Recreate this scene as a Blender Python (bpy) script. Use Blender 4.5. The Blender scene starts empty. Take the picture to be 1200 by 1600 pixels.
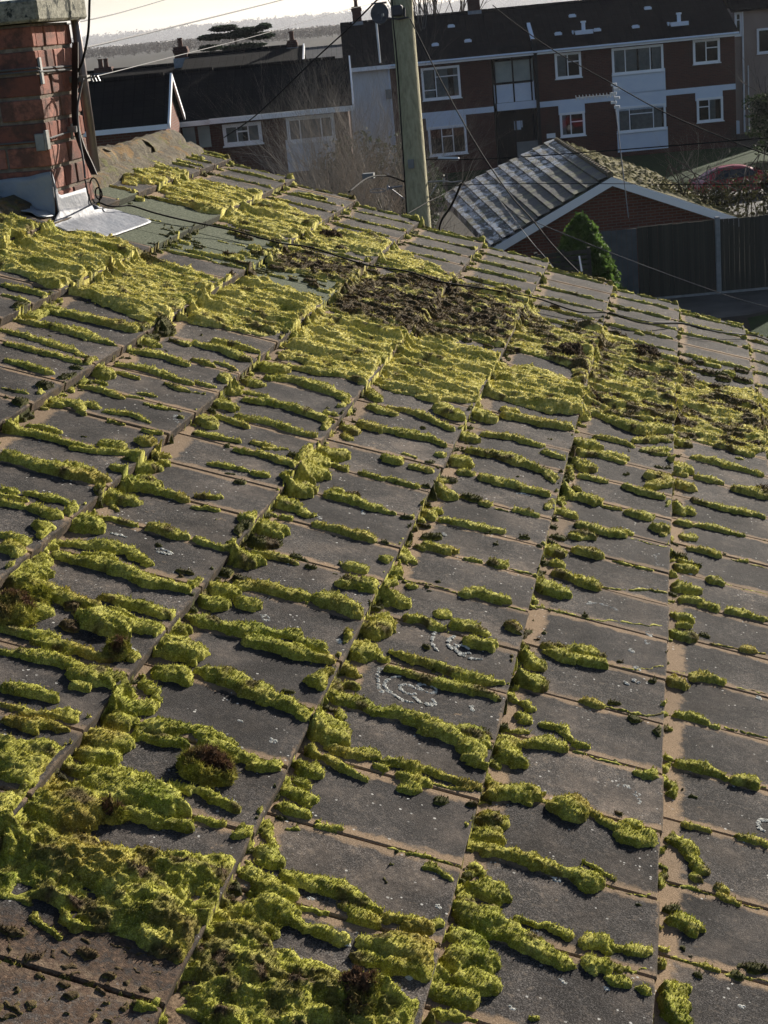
import bpy, math, random
import numpy as np
from mathutils import Matrix, Vector

# ------------------------------------------------------------------ camera, sky, sun, exposure
SC = bpy.context.scene
CAMZ = 7.2
FPX = 2400.0
# camera axes (right, down, forward) expressed in the world: x = down the roof slope, y = along the ridge, z = up
CM = np.array([[0.978594, -0.027641, -0.203936], [0.185027, -0.315687, 0.930649], [-0.090104, -0.948461, -0.303815]])
cd = bpy.data.cameras.new('camera'); cam = bpy.data.objects.new('camera', cd); SC.collection.objects.link(cam)
cd.sensor_fit = 'HORIZONTAL'; cd.sensor_width = 36; cd.lens = 72; cd.clip_start = 0.05; cd.clip_end = 20000
cm = Matrix(((CM[0, 0], -CM[0, 1], -CM[0, 2], 0), (CM[1, 0], -CM[1, 1], -CM[1, 2], 0), (CM[2, 0], -CM[2, 1], -CM[2, 2], CAMZ), (0, 0, 0, 1)))
cam.matrix_world = cm
SC.camera = cam
SUN_EL, SUN_AZ = 17.5, 23.0          # azimuth from +y towards +x
w = bpy.data.worlds.new('World'); SC.world = w; w.use_nodes = True
nt = w.node_tree
sky = nt.nodes.new('ShaderNodeTexSky'); sky.sky_type = 'NISHITA'; sky.sun_disc = False
sky.sun_elevation = math.radians(SUN_EL); sky.sun_rotation = math.radians(SUN_AZ)
sky.altitude = 50; sky.air_density = 0.8; sky.dust_density = 1.0; sky.ozone_density = 1.6
nt.links.new(sky.outputs[0], nt.nodes['Background'].inputs[0]); nt.nodes['Background'].inputs[1].default_value = 0.05
sl = bpy.data.lights.new('sun', 'SUN'); so = bpy.data.objects.new('sun', sl); SC.collection.objects.link(so)
sl.energy = 5.0; sl.angle = math.radians(0.6); sl.color = (1.0, 0.92, 0.80)
sd = Vector((math.sin(math.radians(SUN_AZ)) * math.cos(math.radians(SUN_EL)), math.cos(math.radians(SUN_AZ)) * math.cos(math.radians(SUN_EL)), math.sin(math.radians(SUN_EL))))
so.rotation_euler = sd.to_track_quat('Z', 'Y').to_euler(); so.location = (5, 5, 30)
SC.view_settings.view_transform = 'Standard'; SC.view_settings.look = 'None'
SC.view_settings.exposure = 1.05; SC.view_settings.gamma = 1.0
SC.cycles.max_bounces = 6; SC.cycles.volume_bounces = 0; SC.cycles.use_denoising = True
SC.cycles.volume_step_rate = 10

# ------------------------------------------------------------------ helpers
CAMP = np.array([0, 0, CAMZ])
def ray(px, py): return CM @ np.array([(px - 600) / FPX, (py - 800) / FPX, 1.0])
def at_depth(px, py, d): return CAMP + ray(px, py) * d
def on_z(px, py, z=0.0):
    r = ray(px, py); return CAMP + r * ((z - CAMZ) / r[2])
COL = SC.collection
def tag(o, label=None, cat=None, group=None, kind=None):
    if label: o['label'] = label
    if cat: o['category'] = cat
    if group: o['group'] = group
    if kind: o['kind'] = kind
    return o
def empty(name, loc=(0, 0, 0), rz=0.0, label=None, cat=None, group=None):
    o = bpy.data.objects.new(name, None); COL.objects.link(o); o.location = loc; o.rotation_euler = (0, 0, rz)
    o.empty_display_size = 0.2
    return tag(o, label, cat, group)
def link_mesh(name, me, mats, parent=None, smooth=False):
    for m in (mats if isinstance(mats, (list, tuple)) else [mats]): me.materials.append(m)
    o = bpy.data.objects.new(name, me); COL.objects.link(o)
    if parent is not None: o.parent = parent
    if smooth: me.polygons.foreach_set('use_smooth', [True] * len(me.polygons))
    return o
def auto_uv(me):
    nl = len(me.loops); nv = len(me.vertices); nf = len(me.polygons)
    if nf == 0: return
    co = np.empty(nv * 3, np.float32); me.vertices.foreach_get('co', co); co = co.reshape(-1, 3)
    li = np.empty(nl, np.int32); me.loops.foreach_get('vertex_index', li)
    nn = np.empty(nf * 3, np.float32); me.polygons.foreach_get('normal', nn); nn = nn.reshape(-1, 3)
    lt = np.empty(nf, np.int32); me.polygons.foreach_get('loop_total', lt)
    n = np.repeat(nn, lt, axis=0)
    t = np.stack([-n[:, 1], n[:, 0], np.zeros(len(n))], 1)
    fl = np.abs(n[:, 2]) > .97
    t[fl] = (1, 0, 0)
    t /= np.linalg.norm(t, axis=1)[:, None] + 1e-9
    b = np.cross(n, t); p = co[li]
    uv = np.stack([(p * t).sum(1), (p * b).sum(1)], 1).astype(np.float32)
    l = me.uv_layers.new(name='UVMap'); l.data.foreach_set('uv', uv.ravel())
class MB:
    def __init__(s, T=None): s.v = []; s.f = []; s.m = []; s.T = T
    def add(s, vs, fs, m=0):
        n = len(s.v)
        s.v += [tuple(v) for v in vs]; s.f += [tuple(i + n for i in f) for f in fs]; s.m += [m] * len(fs); return s
    def box(s, x0, x1, y0, y1, z0, z1, m=0):
        return s.add([(x0, y0, z0), (x1, y0, z0), (x1, y1, z0), (x0, y1, z0), (x0, y0, z1), (x1, y0, z1), (x1, y1, z1), (x0, y1, z1)],
                     [(0, 3, 2, 1), (4, 5, 6, 7), (0, 1, 5, 4), (1, 2, 6, 5), (2, 3, 7, 6), (3, 0, 4, 7)], m)
    def bbox(s, x0, x1, y0, y1, z0, z1, b, m=0):        # box with chamfered edges
        vs = []
        for (x, sx) in ((x0, 1), (x1, -1)):
            for (y, sy) in ((y0, 1), (y1, -1)):
                for (z, sz) in ((z0, 1), (z1, -1)):
                    vs += [(x, y + sy * b, z + sz * b), (x + sx * b, y, z + sz * b), (x + sx * b, y + sy * b, z)]
        c = np.array([(x0 + x1) / 2, (y0 + y1) / 2, (z0 + z1) / 2])
        def idx(i, j, k): return (i * 4 + j * 2 + k) * 3
        F = []
        for i in (0, 1): F.append([idx(i, 0, 0), idx(i, 1, 0), idx(i, 1, 1), idx(i, 0, 1)])
        for j in (0, 1): F.append([idx(0, j, 0) + 1, idx(1, j, 0) + 1, idx(1, j, 1) + 1, idx(0, j, 1) + 1])
        for k in (0, 1): F.append([idx(0, 0, k) + 2, idx(1, 0, k) + 2, idx(1, 1, k) + 2, idx(0, 1, k) + 2])
        for i in (0, 1):
            for j in (0, 1): F.append([idx(i, j, 0), idx(i, j, 1), idx(i, j, 1) + 1, idx(i, j, 0) + 1])
            for k in (0, 1): F.append([idx(i, 0, k), idx(i, 1, k), idx(i, 1, k) + 2, idx(i, 0, k) + 2])
        for j in (0, 1):
            for k in (0, 1): F.append([idx(0, j, k) + 1, idx(1, j, k) + 1, idx(1, j, k) + 2, idx(0, j, k) + 2])
        for q in range(8): F.append([q * 3, q * 3 + 1, q * 3 + 2])
        out = []
        V = np.array(vs)
        for f in F:
            P = V[f]; n = np.cross(P[1] - P[0], P[2] - P[0])
            out.append(tuple(f) if n @ (P.mean(0) - c) > 0 else tuple(reversed(f)))
        return s.add(vs, out, m)
    def poly(s, pts, m=0): return s.add(pts, [tuple(range(len(pts)))], m)
    def prism(s, pts, d, m=0):                           # planar outline pushed along d, closed
        a = [np.array(p, float) for p in pts]; b = [p + np.array(d) for p in a]; n = len(a)
        return s.add(a + b, [tuple(reversed(range(n))), tuple(range(n, 2 * n))] + [(i, (i + 1) % n, n + (i + 1) % n, n + i) for i in range(n)], m)
    def tube(s, pts, r, n=8, m=0, cap=True):
        P = [np.array(p, float) for p in pts]; k = len(P); R = r if isinstance(r, (list, tuple, np.ndarray)) else [r] * k
        vs = []; a = None
        for i in range(k):
            t = P[min(i + 1, k - 1)] - P[max(i - 1, 0)]; t /= np.linalg.norm(t) + 1e-9
            if a is None: a = np.cross(t, (0, 0, 1) if abs(t[2]) < .9 else (1, 0, 0))
            a = a - t * (a @ t); a /= np.linalg.norm(a) + 1e-9; b = np.cross(t, a)
            for q in range(n):
                g = 2 * math.pi * q / n; vs.append(P[i] + (a * math.cos(g) + b * math.sin(g)) * R[i])
        fs = [(i * n + q, i * n + (q + 1) % n, (i + 1) * n + (q + 1) % n, (i + 1) * n + q) for i in range(k - 1) for q in range(n)]
        if cap: fs += [tuple(reversed(range(n))), tuple(range((k - 1) * n, k * n))]
        return s.add(vs, fs, m)
    def lathe(s, prof, n=16, c=(0, 0, 0), m=0):
        vs = [(c[0] + r * math.cos(2 * math.pi * q / n), c[1] + r * math.sin(2 * math.pi * q / n), c[2] + z) for r, z in prof for q in range(n)]
        k = len(prof)
        fs = [(i * n + q, i * n + (q + 1) % n, (i + 1) * n + (q + 1) % n, (i + 1) * n + q) for i in range(k - 1) for q in range(n)]
        fs += [tuple(reversed(range(n))), tuple(range((k - 1) * n, k * n))]
        return s.add(vs, fs, m)
    def build(s, name, mats, parent=None, smooth=False, uv=True):
        me = bpy.data.meshes.new(name); me.from_pydata([tuple(map(float, v)) for v in s.v], [], s.f)
        if any(s.m): me.polygons.foreach_set('material_index', s.m)
        me.update()
        if uv: auto_uv(me)
        o = link_mesh(name, me, mats, parent, smooth)
        return o
def sag(a, b, d, n=14):
    a = np.array(a, float); b = np.array(b, float)
    return [a + (b - a) * t - np.array([0, 0, d * 4 * t * (1 - t)]) for t in np.linspace(0, 1, n)]
def spline(P, n=6):
    P = [np.array(p, float) for p in P]; Q = [2 * P[0] - P[1]] + P + [2 * P[-1] - P[-2]]; out = []
    for i in range(1, len(Q) - 2):
        for t in np.linspace(0, 1, n, endpoint=False):
            out.append(.5 * ((2 * Q[i]) + (-Q[i - 1] + Q[i + 1]) * t + (2 * Q[i - 1] - 5 * Q[i] + 4 * Q[i + 1] - Q[i + 2]) * t * t + (-Q[i - 1] + 3 * Q[i] - 3 * Q[i + 1] + Q[i + 2]) * t ** 3))
    return out + [P[-1]]

# ------------------------------------------------------------------ materials
class NT:
    def __init__(s, name, rough=.8, spec=.3):
        s.mat = bpy.data.materials.new(name); s.mat.use_nodes = True; s.t = s.mat.node_tree
        s.b = s.t.nodes['Principled BSDF']; s.b.inputs['Roughness'].default_value = rough; s.b.inputs['Specular IOR Level'].default_value = spec
    def n(s, typ, **k):
        o = s.t.nodes.new(typ)
        for a, v in k.items():
            if a in o.inputs.keys(): o.inputs[a].default_value = v
            else: setattr(o, a, v)
        return o
    def l(s, a, b): s.t.links.new(a, b)
    def coord(s, which='Object', scale=None):
        c = s.n('ShaderNodeTexCoord').outputs[which]
        if scale:
            m = s.n('ShaderNodeMapping'); m.inputs['Scale'].default_value = scale; s.l(c, m.inputs[0]); return m.outputs[0]
        return c
    def noise(s, scale, detail=3, vec=None, rough=.55):
        o = s.n('ShaderNodeTexNoise'); o.inputs['Scale'].default_value = scale; o.inputs['Detail'].default_value = detail; o.inputs['Roughness'].default_value = rough
        s.l(vec if vec is not None else s.coord(), o.inputs['Vector']); return o.outputs['Fac']
    def ramp(s, fac, stops):
        r = s.n('ShaderNodeValToRGB'); e = r.color_ramp.elements
        while len(e) < len(stops): e.new(.5)
        for q, (p, c) in zip(e, stops): q.position = p; q.color = tuple(c) + (1,) if len(c) == 3 else c
        s.l(fac, r.inputs[0]); return r.outputs[0]
    def step(s, fac, a, b):
        r = s.n('ShaderNodeMapRange'); r.interpolation_type = 'SMOOTHSTEP'; r.inputs[1].default_value = a; r.inputs[2].default_value = b
        s.l(fac, r.inputs[0]); return r.outputs[0]
    def mix(s, fac, a, b, mode='MIX'):
        o = s.n('ShaderNodeMix'); o.data_type = 'RGBA'; o.blend_type = mode
        for sock, v in ((o.inputs[0], fac), (o.inputs[6], a), (o.inputs[7], b)):
            if hasattr(v, 'is_linked'): s.l(v, sock)
            elif isinstance(v, (int, float)): sock.default_value = v
            else: sock.default_value = tuple(v) + (1,)
        return o.outputs[2]
    def math(s, op, a, b=0.0, clamp=False):
        o = s.n('ShaderNodeMath'); o.operation = op; o.use_clamp = clamp
        for sock, v in ((o.inputs[0], a), (o.inputs[1], b)):
            if hasattr(v, 'is_linked'): s.l(v, sock)
            else: sock.default_value = v
        return o.outputs[0]
    def bump(s, h, strength=.5, dist=.01):
        o = s.n('ShaderNodeBump'); o.inputs['Strength'].default_value = strength; o.inputs['Distance'].default_value = dist
        s.l(h, o.inputs['Height']); s.l(o.outputs[0], s.b.inputs['Normal']); return s
    def color(s, c): s.l(c, s.b.inputs['Base Color']) if hasattr(c, 'is_linked') else setattr(s.b.inputs['Base Color'], 'default_value', tuple(c) + (1,)); return s
def simple(name, c1, c2=None, scale=8, rough=.8, spec=.3, bump=0, bscale=None, bd=.01, metal=0):
    m = NT(name, rough, spec); m.b.inputs['Metallic'].default_value = metal
    if c2 is None: m.color(c1)
    else: m.color(m.ramp(m.noise(scale, 5), [(.32, c1), (.68, c2)]))
    if bump: m.bump(m.noise(bscale or scale * 4, 4), bump, bd)
    return m.mat
def brickmat(name, c1, c2, mortar, bw=.225, bh=.075, ms=.008, grime=(.05, .05, .045), gs=.5):
    m = NT(name, .9, .2); uv = m.coord('UV')
    b = m.n('ShaderNodeTexBrick'); m.l(uv, b.inputs['Vector']); b.inputs['Scale'].default_value = 1
    b.inputs['Brick Width'].default_value = bw; b.inputs['Row Height'].default_value = bh; b.inputs['Mortar Size'].default_value = ms; b.inputs['Mortar Smooth'].default_value = .3
    b.inputs['Color1'].default_value = tuple(c1) + (1,); b.inputs['Color2'].default_value = tuple(c2) + (1,); b.inputs['Mortar'].default_value = tuple(mortar) + (1,)
    g = m.step(m.noise(gs, 5), .5, .75)
    m.color(m.mix(m.math('MULTIPLY', g, .5), b.outputs[0], grime)); 
    inv = m.math('SUBTRACT', 1.0, b.outputs['Fac']); m.bump(inv, .5, .01)
    return m.mat
def rooftile(name, c1, c2, moss=None, tw=.3, th=.3, amt=(.55, .75), spec=.3, rough=.75, ms=.02):
    m = NT(name, rough, spec); uv = m.coord('UV')
    b = m.n('ShaderNodeTexBrick'); m.l(uv, b.inputs['Vector']); b.inputs['Scale'].default_value = 1; b.offset = 0.0
    b.inputs['Brick Width'].default_value = tw; b.inputs['Row Height'].default_value = th; b.inputs['Mortar Size'].default_value = ms; b.inputs['Mortar Smooth'].default_value = .6
    b.inputs['Color1'].default_value = tuple(c1) + (1,); b.inputs['Color2'].default_value = tuple(c2) + (1,); b.inputs['Mortar'].default_value = (c1[0] * .35, c1[1] * .35, c1[2] * .35, 1)
    c = b.outputs[0]
    c = m.mix(m.math('MULTIPLY', m.step(m.noise(1.3, 6), .45, .7), .4), c, tuple(x * 1.5 for x in c2))
    if moss: c = m.mix(m.step(m.noise(2.2, 6, rough=.7), *amt), c, moss)
    m.color(c); inv = m.math('SUBTRACT', 1.0, b.outputs['Fac']); m.bump(inv, .4, .012)
    return m.mat
def glassmat():
    m = NT('window_glass', .05, .5); t = m.t
    tr = m.n('ShaderNodeBsdfTransparent'); gl = m.n('ShaderNodeBsdfGlossy'); gl.inputs['Roughness'].default_value = .03; gl.inputs['Color'].default_value = (.7, .75, .8, 1)
    tr.inputs['Color'].default_value = (.55, .6, .62, 1)
    fr = m.n('ShaderNodeLayerWeight'); fr.inputs['Blend'].default_value = .15
    mx = m.n('ShaderNodeMixShader'); m.l(m.math('ADD', fr.outputs['Fresnel'], .04, True), mx.inputs[0]); m.l(tr.outputs[0], mx.inputs[1]); m.l(gl.outputs[0], mx.inputs[2])
    m.l(mx.outputs[0], t.nodes['Material Output'].inputs['Surface']); return m.mat
M = {}
M['glass'] = glassmat()
M['white'] = simple('white_upvc', (.86, .88, .90), (.91, .91, .91), 3, .45, .4)
M['panel'] = simple('pale_panel', (.62, .70, .82), (.70, .77, .86), 1.5, .6, .3)
M['greypanel'] = simple('grey_panel', (.16, .17, .17), (.22, .23, .22), 2, .6, .3)
M['dark'] = simple('dark_interior', (.012, .013, .015), None, rough=.9)
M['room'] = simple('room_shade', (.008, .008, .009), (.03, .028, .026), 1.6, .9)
M['curtain'] = simple('net_curtain', (.30, .31, .30), (.42, .42, .40), 6, .95, .1)
M['brick_flats'] = brickmat('brown_red_brick', (.065, .022, .018), (.092, .031, .024), (.075, .055, .048))
M['brick_row'] = brickmat('dull_red_brick', (.065, .026, .022), (.09, .037, .028), (.09, .07, .06))
M['brick_garage'] = brickmat('garage_brick', (.12, .042, .03), (.17, .062, .04), (.15, .11, .09), ms=.012)
M['roof_flats'] = rooftile('dark_concrete_roof', (.008, .008, .010), (.014, .0135, .0145), None, .3, .3, spec=.06, rough=.95, ms=.02)
M['roof_row'] = rooftile('weathered_dark_roof', (.007, .0075, .009), (.013, .0125, .013), (.022, .025, .012), .3, .3, (.66, .8), spec=.06, rough=.95)
M['roof_far'] = rooftile('grey_far_roof', (.06, .06, .065), (.09, .09, .09), None, .3, .3)
M['render'] = simple('white_render', (.56, .60, .64), (.66, .68, .70), 1.2, .85)
M['pink'] = simple('pink_render', (.30, .225, .19), (.36, .28, .235), .8, .9)
M['steel'] = simple('galvanised_steel', (.16, .165, .17), (.26, .26, .26), 20, .4, .5, metal=.6)
M['wire'] = simple('black_wire', (.012, .012, .012), None, rough=.9, spec=.1)
M['greywire'] = simple('grey_wire', (.09, .09, .095), None, rough=.7)
M['dishgrey'] = simple('dark_grey_dish', (.05, .05, .055), (.08, .08, .085), 5, .5)
M['grass'] = simple('lawn_green', (.009, .028, .007), (.018, .048, .010), 2.5, .95, .1, .8, 30, .05)
M['tarmac'] = simple('tarmac', (.045, .045, .047), (.065, .063, .06), 3, .9, .2, .3, 60, .01)
def fencemat():
    m = NT('weathered_fence_boards', .85, .2); c = m.coord('Object', (7.5, 1, .12)); g = m.coord('Object', (60, 60, 3))
    v = m.ramp(m.noise(1.0, 2, c), [(.3, (.035, .038, .030)), (.7, (.075, .070, .058))])
    m.color(m.mix(m.math('MULTIPLY', m.noise(1.0, 4, g), .6), v, (.03, .032, .028))); m.bump(m.noise(1, 3, g), .4, .01); return m.mat
M['fence'] = fencemat()
M['post'] = simple('concrete_post', (.20, .21, .22), (.28, .29, .29), 9, .9)
# --- pole
def polemat():
    m = NT('weathered_pole_timber', .85, .2); c = m.coord('Object', (22, 22, .7)); c2 = m.coord('Object', (6, 6, .35))
    wood = m.ramp(m.noise(1.2, 6, c, .7), [(.25, (.20, .185, .11)), (.5, (.38, .35, .21)), (.8, (.52, .47, .31))])
    alg = m.step(m.noise(1.0, 4, c2), .42, .62)
    tc = m.n('ShaderNodeSeparateXYZ'); m.l(m.coord('Object'), tc.inputs[0])
    side = m.step(m.math('ADD', tc.outputs[0], tc.outputs[1]), .04, -.1)
    m.color(m.mix(m.math('MULTIPLY', side, m.math('ADD', m.math('MULTIPLY', alg, .5), .4)), wood, (.30, .34, .09)))
    m.bump(m.noise(1.2, 6, c, .7), .7, .02); return m.mat
M['pole'] = polemat()
# ------------------------------------------------------------------ roof geometry in slope coordinates
G, TW, STEP = 0.30083, 0.2, 0.027
P0 = np.array([-0.0819, 1.8611, CAMZ - 1.3049]); D = np.array([0.92997, 0, -0.36763]); D /= np.linalg.norm(D)
N = np.array([-D[2], 0, D[0]]); Y = np.array([0, 1.0, 0])
I0, I1 = -8, 6                  # ridge line, eaves line
V0, V1 = -1.6, 24.82 * TW       # near end, far verge
def W3(u, v, h):                # slope coords -> world (arrays ok)
    u = np.asarray(u, float); v = np.asarray(v, float); h = np.asarray(h, float)
    return P0 + u[..., None] * D + v[..., None] * Y + h[..., None] * N
def saw(u):                     # tile top surface under the line through the tiles' lower edges
    i = np.asarray(u) / G; fr = i - np.floor(i); return -STEP * (1 - fr)
def on_roof(px, py):
    d = ray(px, py); h = -STEP / 2
    for _ in range(4):
        t = (N @ (P0 - CAMP) + h) / (N @ d); X = CAMP + d * t; u = (X - P0) @ D; h = float(saw(u))
    return u, X[1] - P0[1], t, abs(N @ d) / np.linalg.norm(d)
def hsh(ix, iy, seed):
    n = (ix * 374761393 + iy * 668265263 + seed * 1274126177) & 0xffffffff
    n = ((n ^ (n >> 13)) * 1274126177) & 0xffffffff
    return ((n ^ (n >> 16)) & 0xffff) / 65535.0
def vn(x, y, seed=0):
    ix = np.floor(x).astype(np.int64); iy = np.floor(y).astype(np.int64); fx = x - ix; fy = y - iy
    fx = fx * fx * (3 - 2 * fx); fy = fy * fy * (3 - 2 * fy)
    a = hsh(ix, iy, seed); b = hsh(ix + 1, iy, seed); c = hsh(ix, iy + 1, seed); d = hsh(ix + 1, iy + 1, seed)
    return (a * (1 - fx) + b * fx) * (1 - fy) + (c * (1 - fx) + d * fx) * fy
def fbm(x, y, seed, o=3):
    s = 0; a = .5; t = 0
    for k in range(o): s = s + a * vn(x * 2 ** k, y * 2 ** k, seed + k * 7); t += a; a *= .5
    return s / t
rng = np.random.default_rng(7); random.seed(7)

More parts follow.
